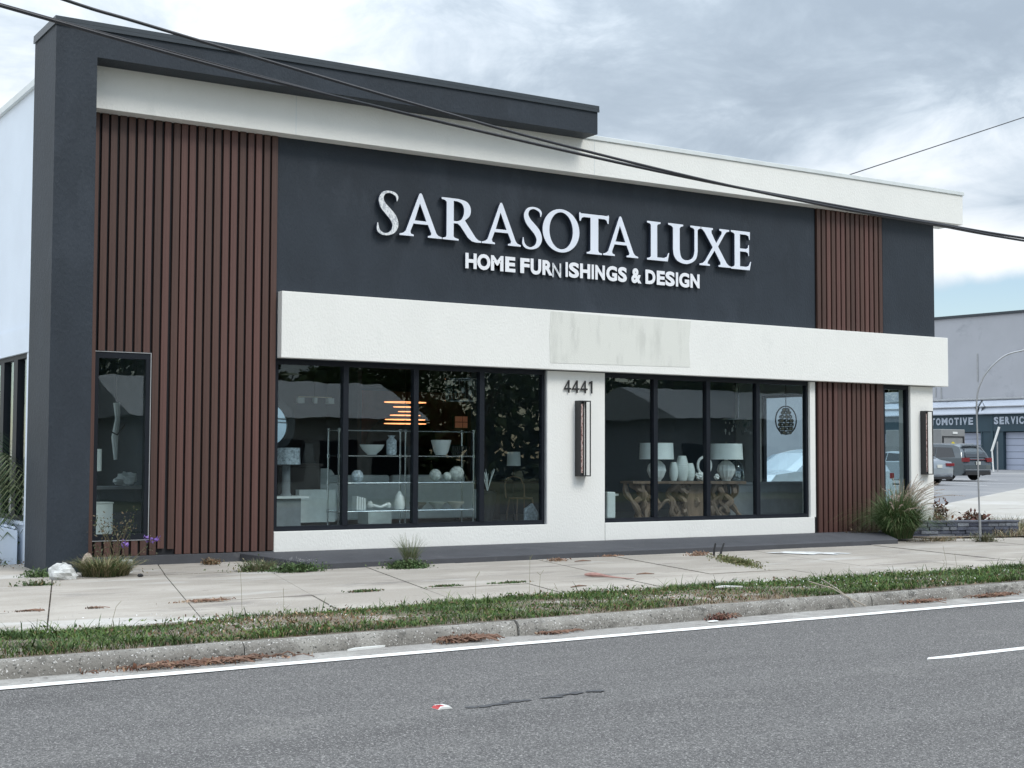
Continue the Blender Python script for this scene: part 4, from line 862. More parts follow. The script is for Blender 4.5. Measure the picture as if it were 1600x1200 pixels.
c = np.stack([x, y, rng.uniform(.01, .07, n)], 1); V, I, T = leaves(c, rng.uniform(.012, .026, n), colmix(n, GREEN+[(.16, .10, .06)]), 1.0)
n = 340; cx = rng.choice([-.6, .3, 4.4, 7.2, 7.9, 9.5, 11.5, 13.0], n); x = cx+rng.normal(0, .5, n); y = rng.uniform(-8.3, -6.6, n)
c = np.stack([x, y, rng.uniform(.06, .11, n)], 1); v2, i2, t2 = leaves(c, rng.uniform(.008, .014, n), np.full((n, 3), 1.5), 2)
V, I, T = cat3((V, I, T), (v2, i2, t2)); tag(rawmesh('verge_weeds', V, 4, I, MT['leaf'], T), 'small leafy weeds and tiny white flowers in the grass strip', 'weeds', kind='stuff')
def clump(name, label, cat, c, n, r, hmin, hmax, w, cols, lean=(.2, 1.1), leaf=0, flw=None, kind=None, wts=None, droop=.35, sx=1, sy=1, shear=0):
    rr = r*np.sqrt(rng.uniform(0, 1, n)); a = rng.uniform(0, 6.283, n)
    base = np.stack([c[0]+sx*rr*np.cos(a)*.6, c[1]+sy*rr*np.sin(a)*.6, np.full(n, c[2])], 1)
    parts = [blades(base, rng.uniform(hmin, hmax, n), rng.uniform(w*.6, w*1.3, n), rng.uniform(*lean, n), a+rng.uniform(-.6, .6, n), colmix(n, cols, wts), droop)]
    if leaf:
        m = leaf; d = rng.normal(size=(m, 3))*np.array([r*.5*sx, r*.45*sy, hmax*.28]); d[:, 2] = np.abs(d[:, 2]); parts.append(leaves(np.array(c)+d, rng.uniform(.012, .03, m), colmix(m, cols, wts), .6))
    if flw:
        m, fc, fs, fz = flw; d = rng.normal(size=(m, 3))*np.array([r*.5*sx, r*.45*sy, fz*.12]); d[:, 2] += fz; parts.append(leaves(np.array(c)+d, rng.uniform(fs*.7, fs*1.2, m), np.tile(np.array(fc)*2, (m, 1)), 1.))
    V, I, T = cat3(*parts); V = V-np.array(c); V[:, 0] += shear*V[:, 1]; o = rawmesh(name, V, 4, I, MT['leaf'], T); o.location = c; return tag(o, label, cat)
DG = [(.045, .085, .03), (.07, .12, .04), (.10, .14, .06)]
clump('weed_clump', 'low leafy weed with white dots against the left end of the dark walkway', 'weeds', (3.15, -1.85, 0), 260, .30, .05, .16, .012, DG, leaf=1500, flw=(90, (.5, .5, .5), .007, .16), sx=1.2, sy=.7)
clump('weed_clump', 'drier straggly weed left of the white dotted one', 'weeds', (2.70, -1.55, 0), 420, .32, .06, .22, .008, [(.12, .15, .07), (.22, .2, .12), (.08, .12, .04)], leaf=350, sx=1.3, sy=.6)
clump('weed_clump', 'small brown dead weed where the dark walkway begins', 'weeds', (2.45, -.35, .03), 160, .16, .04, .12, .01, BROWN+[(.1, .09, .05)], leaf=160)
t_ = clump('weed_clump', 'bushy green weed in front of the first window with thin grass stems behind', 'weeds', (4.75, -2.15, 0), 260, .28, .06, .16, .012, DG, leaf=1700, flw=(40, (.5, .5, .5), .006, .14), sx=1.1, sy=.7)
clump('grass_tuft', 'wispy grass tuft with long thin seed stems behind the bushy weed', 'grass tuft', (4.98, -1.80, 0), 260, .14, .2, .55, .0045, [(.12, .15, .06), (.2, .2, .12), (.08, .13, .04)], lean=(.1, .7))
clump('weed_clump', 'flat olive weed trailing across the sidewalk right of the two dark stubs', 'weeds', (9.75, -3.55, .003), 900, .34, .02, .06, .009, [(.13, .14, .05), (.2, .17, .09), (.09, .12, .04)], leaf=1800, sx=.7, sy=3.2, shear=.5)
clump('grass_tuft', 'long green and straw tuft at the foot of the pillar beside the white rock', 'grass tuft', (.62, -1.32, 0), 1500, .46, .10, .36, .008, [(.10, .14, .05), (.30, .25, .14), (.07, .11, .04), (.22, .19, .11)], lean=(.3, 1.3), leaf=100, sx=1.1, sy=.7)
clump('weed_clump', 'small green weed at the left corner of the pillar foot', 'weeds', (-.18, -1.0, 0), 90, .2, .05, .16, .012, DG, leaf=420, sx=1.2)
clump('weed_clump', 'little weed on the sidewalk left of the pillar', 'weeds', (-.55, -2.3, 0), 110, .16, .03, .10, .01, DG+[(.2, .16, .08)], leaf=120, sx=1.6, sy=.6)
for (x, y, s, l) in ((3.76, -4.95, .13, 'flat mossy patch in the sidewalk joint, left of centre'), (4.72, -4.95, .16, 'larger flat mossy patch in the middle sidewalk joint'), (2.62, -5.0, .12, 'thin mossy patch in the sidewalk joint near the left tuft')):
    clump('moss_patch', l, 'weeds', (x, y, 0), 90, s, .01, .03, .012, DG+[(.14, .10, .06)], leaf=260, sx=1.5, sy=.55)
# purple flowering weed
t = thing('flowering_weed', 'thin stemmed weed with two purple flower heads in front of the narrow window', 'plant', (1.25, -.95, 0)); ORG[t.name] = Vector((0, 0, 0)); t.location = (0, 0, 0)
b = MB(); rg = random.Random(12); tips = []
for k in range(14):
    x, y = .92+rg.uniform(-.12, .14), -.85+rg.uniform(-.1, .1); h = rg.uniform(.3, .75); dx = rg.uniform(-.28, .32)
    b.tube([(x, y, 0), (x+dx*.3, y, h*.5), (x+dx, y+rg.uniform(-.1, .1), h)], [.006, .005, .003], 4); tips.append((x+dx, y, h))
b.build('stem', mat('dry_stem', (.13, .11, .06), .8), t)
c = np.repeat(np.array(tips), 26, 0)+rng.normal(size=(14*26, 3))*np.array([.05, .04, .09]); V, I, T = leaves(c, rng.uniform(.012, .028, len(c)), colmix(len(c), [(.06, .08, .04), (.10, .10, .06), (.14, .11, .07)])); rawmesh('foliage', V, 4, I, MT['leaf'], T, t)
for (x, z) in ((.98, .40), (1.30, .46), (1.40, .45)):
    c = np.array([x, -.98, z])+rng.normal(size=(16, 3))*np.array([.035, .02, .025]); V, I, T = leaves(c, rng.uniform(.02, .035, 16), np.tile([.22, .13, .42], (16, 1))*2, .5); rawmesh('flower', V, 4, I, MT['leaf'], T, t)
# rocks and rubble
rockm = mat('limewashed_rock', (.50, .51, .50), .95, var=.3, vscale=9, bump=1.0, bscale=16)
b = MB(); b.blob((.0, -1.5, .065), .15, (1.2, .8, .9), 16, .11, 5); b.v = [(x, y, max(z, -.02)) for x, y, z in b.v]; o = b.build('rock', rockm, None, org=(.02, -1.45, 0)); tag(o, 'white limewashed rock leaning against the foot of the black pillar', 'rock')
b = MB(); b.blob((.52, -.80, .15), .095, (.8, .7, 1.3), 12, .10, 8); o = b.build('rock', mat('tan_rock', (.36, .30, .25), .95, var=.45, vscale=7, bump=1.), None, org=(.55, -.80, 0)); tag(o, 'smaller brown and white rock behind the limewashed one', 'rock')
b = MB(); b.box(.92, 1.06, -1.09, -1.01, 0, .19); o = b.build('concrete_block', rockm, None, bevel=.008, org=(.99, -1.05, 0)); tag(o, 'small upright white concrete block in the grass tuft', 'block')
b = MB(); b.blob((.98, -1.66, .02), .03, (1.4, 1, .8), 8, .1, 5); tag(b.build('pebble', MT['black'], None, org=(.98, -1.66, 0)), 'small dark pebble on the sidewalk right of the white block', 'stone')
for i, (x, y, l) in enumerate(((10.40, -2.28, 'left'), (10.50, -2.32, 'right'))):
    b = MB(); b.tube([(x, y, -.02), (x+.03*i+.01, y, .10), (x+.05*i+.03, y-.01, .20)], [.022, .018, .014], 7); tag(b.build('dark_stub', MT['black'], None, smooth=True, org=(x, y, 0)), f'{l} one of the two short dark stubs poking out by the olive weed', 'stake', 'short dark stubs on the sidewalk')
# fountain grass
FG = (16.35, -.85, .05)
t = thing('fountain_grass', 'big green fountain grass with pale feathery plumes in front of the right slats', 'ornamental grass', FG)
n = 5200; a = rng.uniform(0, 6.283, n); rr = .26*np.sqrt(rng.uniform(0, 1, n)); base = np.stack([rr*np.cos(a), rr*np.sin(a), np.zeros(n)], 1)
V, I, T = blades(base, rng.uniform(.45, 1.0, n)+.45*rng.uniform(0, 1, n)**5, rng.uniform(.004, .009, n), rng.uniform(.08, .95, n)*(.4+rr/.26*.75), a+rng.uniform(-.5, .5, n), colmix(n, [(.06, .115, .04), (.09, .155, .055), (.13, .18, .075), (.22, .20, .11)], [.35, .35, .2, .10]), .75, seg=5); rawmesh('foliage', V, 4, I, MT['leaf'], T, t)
n = 78; a = rng.uniform(-2.1, 1.7, n)-.35; ln = rng.uniform(.9, 1.5, n); lean = rng.uniform(.25, 1.15, n)
vs = []; stems = MB()
for k in range(n):
    az = a[k]; pts = []
    for s_ in range(9):
        q = s_/8; hor = lean[k]*ln[k]*q**1.7*.85; z = ln[k]*(q-.38*lean[k]*q**3); pts.append((hor*math.cos(az)+.12*math.cos(az), hor*math.sin(az)*.8, z))
    stems.tube([Vector(p)+Vector(FG) for p in pts], .0028, 3)
    P_ = np.array(pts[5:]); m = 150; q = rng.uniform(0, 1, m)*3; i0 = np.minimum(q.astype(int), 2); f = q-i0; c = P_[i0]*(1-f)[:, None]+P_[i0+1]*f[:, None]
    d = (P_[i0+1]-P_[i0]); d /= np.linalg.norm(d, axis=1)[:, None]; rad = rng.normal(size=(m, 3)); tip = c+d*.028+rad*.011; sd = np.cross(d, rad); sd /= np.linalg.norm(sd, axis=1)[:, None]
    vv = np.stack([c, c+sd*.003+d*.01, tip, c-sd*.003+d*.01], 1).reshape(-1, 3); vs.append(vv)
stems.build('stem', mat('straw_stem', (.30, .25, .15), .8), t)
vv = np.concatenate(vs); nn_ = len(vv)//4; cc_ = colmix(nn_, [(.50, .40, .34), (.58, .50, .42), (.42, .33, .28)]); rawmesh('plumes', vv, 4, np.arange(len(vv)), MT['leaf'], np.repeat(np.concatenate([cc_, np.ones((nn_, 1))], 1), 4, 0), t)
# dry twigs left of it
clump('weed_clump', 'dry twiggy brush at the foot of the slats left of the fountain grass', 'weeds', (15.85, -.45, .1), 170, .34, .1, .38, .005, [(.12, .09, .06), (.2, .16, .1)], lean=(.5, 1.8), leaf=130, sx=1.4, sy=.6)
# ti plants / red-brown shrubs
def shrub(x, y, z, h, r, n, cols, label, cat='shrub'):
    t = thing('bronze_shrub', label, cat, (x, y, z)); b = MB(); rg = random.Random(int(x*10))
    for k in range(6): a = rg.uniform(0, 6.28); b.tube([(x, y, z), (x+r*.3*math.cos(a), y+r*.3*math.sin(a), z+h*.5), (x+r*.6*math.cos(a), y+r*.6*math.sin(a), z+h*.85)], [.012, .009, .005], 5)
    b.build('stem', MT['bark'], t); c = rng.normal(size=(n, 3))*np.array([r*.45, r*.45, h*.22]); c[:, 2] += h*.6
    c[:, 2] = np.clip(c[:, 2], .03, h*1.15)
    V, I, T = leaves(c, rng.uniform(.03, .07, n), colmix(n, cols, jit=.35), .4); rawmesh('foliage', V, 4, I, MT['leaf'], T, t)
RB = [(.09, .035, .03), (.14, .055, .035), (.07, .045, .03), (.20, .09, .05)]
shrub(17.35, .10, .1, .55, .16, 130, RB+[(.08, .09, .04)], 'dark red leafed shrub against the foot of the white column, right of the plumes')
shrub(18.45, -.05, .1, .62, .20, 170, RB+[(.26, .10, .04)], 'orange and brown leafed shrub just right of the white column')
shrub(19.15, -.40, .15, .33, .38, 260, RB, 'low bronze leafed shrub behind the middle of the stone wall')
shrub(18.05, -.35, .2, .20, .22, 90, RB, 'tiny dark red sprigs behind the left end of the stone wall')
clump('grass_tuft', 'straw coloured fountain grass plumes right of the orange shrub', 'ornamental grass', (18.85, .35, .1), 150, .22, .5, .95, .006, STRAW+[(.3, .22, .15)], lean=(.5, 1.5), droop=.8)
clump('weed_clump', 'grey green weed at the foot of the bent pole', 'weeds', (17.62, -1.86, 0), 200, .26, .05, .26, .008, [(.13, .14, .08), (.2, .18, .11), (.10, .11, .06)], leaf=240, sx=1.2)
clump('weed_clump', 'dry low weeds along the foot of the stone wall', 'weeds', (16.95, -1.3, 0), 260, .55, .03, .12, .009, [(.22, .18, .11), (.13, .13, .07), (.3, .22, .13)], leaf=160, sx=1.5, sy=.5)
# dry bed to the right
def bed(n):
    x = rng.uniform(18.9, 27, n); y = -1.35+rng.uniform(0, 1, n)*2.4; a = vn(x, y, 1.5, 2); h = rng.uniform(.08, .36, n)*(.7+.6*(a > 0))
    col = np.where((rng.uniform(0, 1, n) < .35+.3*(a > .1))[:, None], colmix(n, [(.11, .13, .05), (.15, .15, .08)]), colmix(n, STRAW+[(.2, .12, .07)]))
    return blades(np.stack([x, y, np.full(n, .02)], 1), h, rng.uniform(.006, .014, n), rng.uniform(.3, 1.4, n), rng.uniform(0, 6.283, n), col)
V, I, T = bed(11000); tag(rawmesh('dry_grass_bed', V, 4, I, MT['leaf'], T), 'dry straw and weeds in the bed right of the stone wall', 'grass', kind='stuff')
flat('planting_bed', [(17.2, -.9), (19.7, -1.4), (34, -1.45), (34, 1.0), (16.9, .6)], .035, MT['soil'])
# seed stems in the verge
b = MB(); rg = random.Random(31)
for k in range(13):
    x = rg.uniform(-1.5, 14); y = rg.uniform(-8.1, -6.5); h = rg.uniform(.15, .5); dx = rg.uniform(-.1, .12)
    b.tube([(x, y, 0), (x+dx*.4, y, h*.6), (x+dx, y, h)], .002, 3)
    for s_ in range(rg.choice([0, 1, 2, 3])): b.tube([(x+dx, y, h), (x+dx+rg.uniform(-.05, .05), y, h+rg.uniform(.02, .07))], .002, 3)
tag(b.build('seed_stems', mat('seed_stem', (.17, .17, .09), .8)), 'thin forked seed stems standing up from the grass strip', 'grass', kind='stuff')

# ---- litter
def litter(name, label, cat, c, n, rx, ry, h, cols, size=.025, twigs=10, ang=0):
    t = thing(name, label, cat, c); d = rng.normal(size=(n, 3))*np.array([rx*.45, ry*.45, h*.5]); d[:, 2] = np.abs(d[:, 2])+.006
    V, I, T = leaves(d, rng.uniform(size*.3, size*.95, n), colmix(n, cols, jit=.4), 1.5); V[:, 2] = np.maximum(V[:, 2], .003)
    V[:, 1] += ang*V[:, 0]; rawmesh('leaves', V, 4, I, MT['leaf'], T, t)
    if twigs:
        b = MB(); rg = random.Random(n); twigs = int(twigs*1.6)
        for k in range(twigs):
            x, y = rg.gauss(0, rx*.45), rg.gauss(0, ry*.4); a = rg.gauss(ang, .5); l = rg.uniform(.06, .28)*min(1, rx*2+.3)
            y += ang*x; p = Vector(c); b.tube([p+Vector((x, y, h*.5+.01)), p+Vector((x+l*math.cos(a)*.5, y+l*math.sin(a)*.5, h*.9+.012)), p+Vector((x+l*math.cos(a), y+l*math.sin(a), h*.3+.008))], rg.uniform(.003, .007), 4)
        b.build('twigs', MT['litter'], t)['kind'] = 'stuff'
MT['litter'] = mat('dead_twig', (.17, .10, .07), .9, var=.4, vscale=9)
RD = [(.20, .10, .065), (.13, .06, .04), (.28, .17, .11), (.08, .05, .035), (.34, .25, .17)]
litter('leaf_pile', 'long pile of red brown twigs and leaves in the gutter at the left', 'leaf litter', (-.85, -8.80, -.145), 620, .80, .10, .035, RD, .03, 70, .045)
litter('leaf_pile', 'compact oval pile of brown twigs in the gutter below the first window', 'leaf litter', (1.80, -8.66, -.145), 420, .30, .09, .05, RD, .025, 60, .04)
litter('leaf_pile', 'short thin scatter of brown leaves in the gutter right of the compact pile', 'leaf litter', (2.9, -8.60, -.145), 130, .26, .05, .02, RD, .025, 16, .04)
litter('leaf_pile', 'reddish curled leaf bunch in the gutter near the middle', 'leaf litter', (5.15, -8.50, -.145), 220, .20, .07, .06, [(.2, .08, .06), (.12, .05, .04), (.06, .04, .03)], .035, 16, .03)
litter('leaf_pile', 'dark branch bits in the gutter left of the right hand kerb bend', 'leaf litter', (8.5, -8.36, -.145), 150, .45, .06, .03, RD, .03, 26, .04)
litter('leaf_pile', 'long red brown leaf scatter in the gutter at the right edge', 'leaf litter', (9.85, -8.30, -.145), 330, .45, .06, .03, RD, .03, 26, .04)
litter('leaf_pile', 'straw coloured leaf strip on the sidewalk behind the left verge', 'leaf litter', (.50, -5.22, .0), 170, .36, .06, .02, [(.34, .24, .17), (.25, .15, .10), (.42, .33, .25)], .03, 14, 0)
litter('leaf_pile', 'small dark leaf smudge on the sidewalk at the far left', 'leaf litter', (-.70, -5.30, 0), 70, .10, .05, .01, [(.10, .08, .06), (.16, .10, .07)], .02, 4, 0)
litter('leaf_pile', 'flat dark leaf scatter in the joint at the far left edge', 'leaf litter', (-1.35, -5.25, 0), 90, .22, .05, .012, [(.10, .08, .06), (.16, .10, .07)], .02, 6, 0)
litter('leaf_pile', 'tan leaf heap beside the two dark stubs', 'leaf litter', (10.12, -2.2, 0), 240, .22, .12, .05, [(.34, .22, .15), (.24, .14, .09), (.42, .32, .24)], .03, 8, 0)
litter('leaf_pile', 'tan leaf heap against the walkway below the white pier', 'leaf litter', (7.42, -2.05, 0), 150, .14, .15, .035, [(.34, .22, .15), (.24, .14, .09), (.42, .32, .24)], .03, 5, 0)
litter('leaf_pile', 'thin line of tan leaves against the walkway edge under the second window', 'leaf litter', (8.75, -1.66, 0), 120, .28, .04, .02, [(.34, .22, .15), (.24, .14, .09)], .025, 4, 0)
b = MB(); c = cr([(6.12, -4.62, .03), (6.20, -4.80, .035), (6.28, -5.05, .02), (6.40, -5.35, .015)], 5); b.tube(c, [.012, .02, .026, .03, .03, .028, .024, .02, .016, .013, .011, .009, .007, .006, .005, .004], 7)
tag(b.build('palm_boot', mat('pinkish_husk', (.38, .22, .19), .8, var=.3, vscale=9), None, smooth=True, org=(6.25, -4.9, 0)), 'pinkish dry palm stalk lying on the sidewalk', 'palm stalk')
for (x, y, a, l_, lab) in ((7.55, -2.35, .1, .16, 'small grey stick on the sidewalk near the second window'), (6.9, -4.75, -.05, .14, 'thin dark twig on the sidewalk left of the pinkish stalk'), (5.0, -5.9, .35, .16, 'short dark twig at the edge of the grass strip')):
    b = MB(); b.tube([(x, y, .012), (x+l_*math.cos(a), y+l_*math.sin(a), .02), (x+2*l_*math.cos(a), y+2*l_*math.sin(a)-.02, .01)], [.006, .012, .004], 5); tag(b.build('stick', MT['litter'], None, org=(x, y, 0)), lab, 'stick')
b = MB(); b.prism([(.62, -8.66), (.98, -8.60), (1.12, -8.54), (.95, -8.55), (.72, -8.59)], 'z', -.1458, -.128); tag(b.build('paper_scrap', MT['white'], None, org=(.85, -8.6, -.145)), 'flat white scrap lying between the kerb and the edge line', 'litter')
b = MB(); b.blob((4.95, -8.62, -.135), .05, (1.5, .6, .2), 10, .05); tag(b.build('paper_scrap', MT['white'], None, smooth=True, org=(4.95, -8.62, -.14)), 'small white oval scrap beside the reddish leaf bunch', 'litter')
b = MB(); b.prism([(6.2, -7.2), (6.42, -7.22), (6.55, -7.3), (6.4, -7.12), (6.3, -7.15)], 'z', .05, .065); tag(b.build('paper_scrap', MT['white'], None, org=(6.3, -7.2, .05)), 'torn white scrap in the middle of the grass strip', 'litter')
# branch hanging over the kerb at right
b = MB(); x, y = 7.25, yk(7.25)+.05
for p in ([(x-.35, y+.2, .16), (x-.1, y+.08, .08), (x+.05, y-.05, -.03), (x+.1, y-.1, -.14)], [(x-.15, y+.2, .18), (x-.0, y+.1, .07), (x+.08, y-.05, -.06)], [(x+.05, y-.05, -.03), (x+.25, y-.12, -.13)]): b.tube(p, .007, 5)
tag(b.build('dry_branch', mat('grey_branch', (.33, .29, .24), .9), None, org=(x, y, 0)), 'pale dry branch hanging over the kerb at the right', 'branch')
# road reflector
t = thing('road_marker', 'small white raised road marker with a red reflector on the lane line', 'road marker', (-.09, -11.62, -.15))
b = MB(); b.prism([(-.15, -.149), (-.03, -.149), (-.055, -.128), (-.125, -.128)], 'y', -11.67, -11.57); b.build('body', MT['white'], t, bevel=.003)
b = MB(); b.add([(-.147, -11.665, -.146), (-.147, -11.575, -.146), (-.128, -11.58, -.1295), (-.128, -11.66, -.1295)], [(0, 1, 2, 3)]); b.v = [(p[0]-.002, p[1], p[2]+.001) for p in b.v]; b.build('reflector', mat('red_reflector', (.45, .02, .02), .3), t)
b = MB(); b.prism([(-.131, -.1275), (-.088, -.1275), (-.092, -.1255), (-.127, -.1255)], 'y', -11.655, -11.60); b.build('reflector', mat('red_reflector_top', (.40, .02, .03), .3), t)

# ================================================================== LEFT SIDE: palm and bin
t = thing('palm', 'small palm with drooping dark green fronds at the left edge of the building', 'palm', (-.25, 2.2, 0))
b = MB(); b.tube([(-.25, 2.2, 0), (-.24, 2.18, .8), (-.23, 2.16, 1.5)], [.10, .085, .07], 10); b.build('trunk', MT['bark'], t, smooth=True)
rg = random.Random(2)
for k in range(24):
    az = rg.uniform(-2.1, -1.15) if k < 14 else rg.uniform(-2.6, -.9); ln = rg.uniform(.8, 1.25); z0 = rg.choice([1.5, 1.5, 1.35, 2.1, 1.0]); el = rg.uniform(.1, 1.0)
    P0 = Vector((-.23, 2.1, z0)); pts = []
    for s_ in range(10):
        q = s_/9; pts.append(P0+Vector((math.cos(az)*ln*q, math.sin(az)*ln*q, ln*(el*q-1.1*q*q))))
    vs = []; ii = 0
    for s_ in range(1, 10):
        for sg in (-1, 1):
            for u_ in (0, .5):
                c = pts[s_]*(1-u_)+pts[s_-1]*u_; d = (pts[s_]-pts[s_-1]).normalized(); s2 = d.cross(Vector((0, 0, 1))).normalized()*sg; ll = .34*(1-abs(s_/9-.45))*rg.uniform(.8, 1.1)
                tip = c+s2*ll*.8+d*ll*.5+Vector((0, 0, -ll*.45)); w = d*.014; vs += [c-w, c+w, tip+w*.2, tip-w*.2]
    V = np.array([tuple(v-Vector((-.25, 2.2, 0))) for v in vs]); n = len(V)//4; g = [(.05, .09, .035), (.08, .12, .05), (.13, .15, .07)][k % 3]
    rawmesh('frond', V, 4, np.arange(len(V)), MT['leaf'], np.repeat(np.concatenate([colmix(n, [g]), np.ones((n, 1))], 1), 4, 0), t)
t = thing('white_bench_box', 'white box with a ribbed lid beside the side wall, partly behind the palm', 'box', (-.25, 2.0, 0))
b = MB(); b.prism([(-.40, 0), (.02, 0), (.02, .52), (-.40, .62)], 'y', 1.0, 2.6); b.build('body', MT['skylit_white'], t, bevel=.01)
for k in range(4): b = MB(); b.tube([(-.36+k*.11, 1.0, .64-.026*k), (-.36+k*.11, 2.6, .64-.026*k)], .02, 6); b.build('lid_rib', MT['skylit_white'], t, smooth=True)
clump('weed_clump', 'dark weeds and dead leaves in the yard left of the pillar', 'weeds', (-.7, .9, .02), 260, .7, .05, .2, .012, DG+BROWN, leaf=500, sx=1.2)

# ================================================================== RIGHT SIDE: vehicles
def car(name, label, cat, L_, W_, prof_low, belt, prof_top, zs, wheels, wr, paint, side_glass, rear_glass, extras, loc, rot):
    """local: x across, y forward from rear bumper; prof_low/top: (y,z) outlines"""
    t = thing(name, label, cat, (0, 0, 0)); hw = W_/2; roofin = .19; zt = max(p[1] for p in prof_top)
    hx = lambda z: hw if z <= belt else hw-roofin*(z-belt)/(zt-belt)
    full = prof_top
    b = MB(); n = len(full); xs = [-1, -.93, -.6, 0, .6, .93, 1]
    V = []
    for (y, z) in full:
        for k in xs: e = abs(k); V.append((hx(z)*k, y+(.05*e**4 if y < L_/2 else -.12*e**4), z-(.05*e**6 if z > belt else 0)))
    m_ = len(xs); b.add(V, [(i*m_+j, (i+1)*m_+j, (i+1)*m_+j+1, i*m_+j+1) for i in range(n-1) for j in range(m_-1)])
    # sides
    lo = [(y, z) for y, z in prof_low]
    up = [(y, z) for y, z in full if z >= belt]; dn0 = [(y, z) for y, z in full if z < belt]
    rear = [p for p in dn0 if p[0] < L_/2]; front = [p for p in dn0 if p[0] >= L_/2]
    for sgn in (-1, 1):
        low = rear+[(up[0][0], belt), (up[-1][0], belt)]+front+lo
        adj = lambda y: y+(.05 if y < L_/2 else -.12) if (y < .3 or y > L_-.3) else y
        b.add([(sgn*hw, adj(y), z) for y, z in low], [tuple(range(len(low)))])
        b.add([(sgn*hx(z), adj(y), z-(.05 if z > belt+.02 else 0)) for y, z in [(up[0][0], belt)]+up+[(up[-1][0], belt)]], [tuple(range(len(up)+2))])
    bm_ = b; body = b.build('body', paint, t, smooth=False)
    gl = MT['carglass']
    for sgn in (-1, 1):
        for poly in side_glass:
            q = MB(); o_ = .008; q.add([(sgn*(hx(z)+o_), y, z-.03) for y, z in poly], [tuple(range(len(poly)))]); q.build('side_window', gl, t)
    for poly in rear_glass: q = MB(); q.add([(x, y, z) for x, y, z in poly], [tuple(range(len(poly)))]); q.build('rear_window', gl, t)
    for wy in wheels:
        for sgn in (-1, 1):
            q = MB(); vv = []
            prof = [(0, 0), (wr*.55, 0), (wr*.62, .015), (wr*.95, .01), (wr, .05), (wr, .19), (wr*.9, .21), (0, .21)]
            q2 = MB(); q2.lathe(prof, (0, 0, 0), 20); q2.v = [(sgn*(hw+.005-z_), wy+x_, wr+y_) for x_, y_, z_ in q2.v]; w = q2.build('wheel', MT['tyre'], t, smooth=True)
            q3 = MB(); q3.lathe([(0, -.004), (wr*.2, -.006), (wr*.58, -.002), (wr*.6, .01)], (0, 0, 0), 14); q3.v = [(sgn*(hw+.008-z_), wy+x_, wr+y_) for x_, y_, z_ in q3.v]; q3.build('rim', MT['rim'], w, smooth=True)
    for nm, m_, bx in extras:
        q = MB()
        if len(bx) == 6: q.box(*bx)
        else: q.add(bx, [tuple(range(len(bx)))])
        q.build(nm, m_, t, bevel=.01 if len(bx) == 6 else 0)
    t.location = loc; t.rotation_euler = (0, 0, rot); return t
MT['carglass'] = mat('car_glass', (.018, .022, .028), .06, var=0, spec=.8)
MT['tyre'] = mat('tyre_rubber', (.018, .018, .018), .85); MT['rim'] = mat('alloy_rim', (.35, .36, .38), .3, .8)
MT['tail'] = mat('tail_lamp', (.17, .018, .025), .15); MT['plate'] = mat('number_plate', (.55, .56, .52), .5)
p_gray = mat('grey_green_paint', (.085, .105, .12), .25, .35, var=.02, coat=.7); p_silver = mat('silver_paint', (.33, .37, .41), .28, .5, var=.02, coat=.7); p_pale = mat('pale_silver_paint', (.50, .56, .62), .25, .35, var=.02, coat=.8)
def arch(cy, r, n=7): return [(cy+r*math.cos(a), .36+r*math.sin(a)) for a in np.linspace(-.35, math.pi+.35, n)]
# minivan
low = [(5.0, .24)]+arch(4.1, .40)+arch(1.0, .40)+[(.1, .28)]
car('minivan', 'dark grey minivan parked with its tailgate towards the street', 'car', 5.15, 2.0, low, 1.08,
    [(.04, .35), (.0, .55), (.0, .75), (.05, .95), (.10, 1.08), (.22, 1.40), (.42, 1.66), (.75, 1.76), (1.6, 1.80), (2.6, 1.79), (3.3, 1.66), (4.15, 1.10), (4.6, 1.0), (5.05, .85), (5.15, .6), (5.12, .3)],
    None, (1.0, 4.1), .35, p_gray, [[(.55, 1.15), (.85, 1.62), (1.75, 1.65), (1.75, 1.12)], [(1.80, 1.12), (1.80, 1.65), (2.8, 1.63), (2.8, 1.12)], [(2.86, 1.12), (2.86, 1.62), (3.15, 1.56), (3.85, 1.15)]],
    [[(-.78, .075, 1.12), (-.66, .375, 1.60), (.66, .375, 1.60), (.78, .075, 1.12)]],
    [('tail_lamp', MT['tail'], (-1.003, -.62, -.02, .16, .90, 1.10)), ('tail_lamp', MT['tail'], (.62, 1.003, -.02, .16, .90, 1.10)), ('lamp_bar', MT['tail'], (-.61, .61, -.025, .06, 1.0, 1.025)), ('licence_plate', MT['plate'], (-.16, .16, -.03, .0, .76, .92)), ('trim_strip', MT['rim'], (-.92, .92, -.03, .02, .50, .535)), ('bumper', MT['black'], (-.9, .9, -.02, .08, .27, .44)), ('spoiler', p_gray, (-.66, .66, .30, .5, 1.69, 1.735)), ('roof_rail', MT['rim'], (-.82, -.78, .9, 3.0, 1.78, 1.81)), ('roof_rail', MT['rim'], (.78, .82, .9, 3.0, 1.78, 1.81))],
    (50.85, 25.45, zlot(50.85, 25.45)+.05), 0)
low = [(4.6, .22)]+arch(3.75, .38)+arch(.95, .38)+[(.1, .25)]
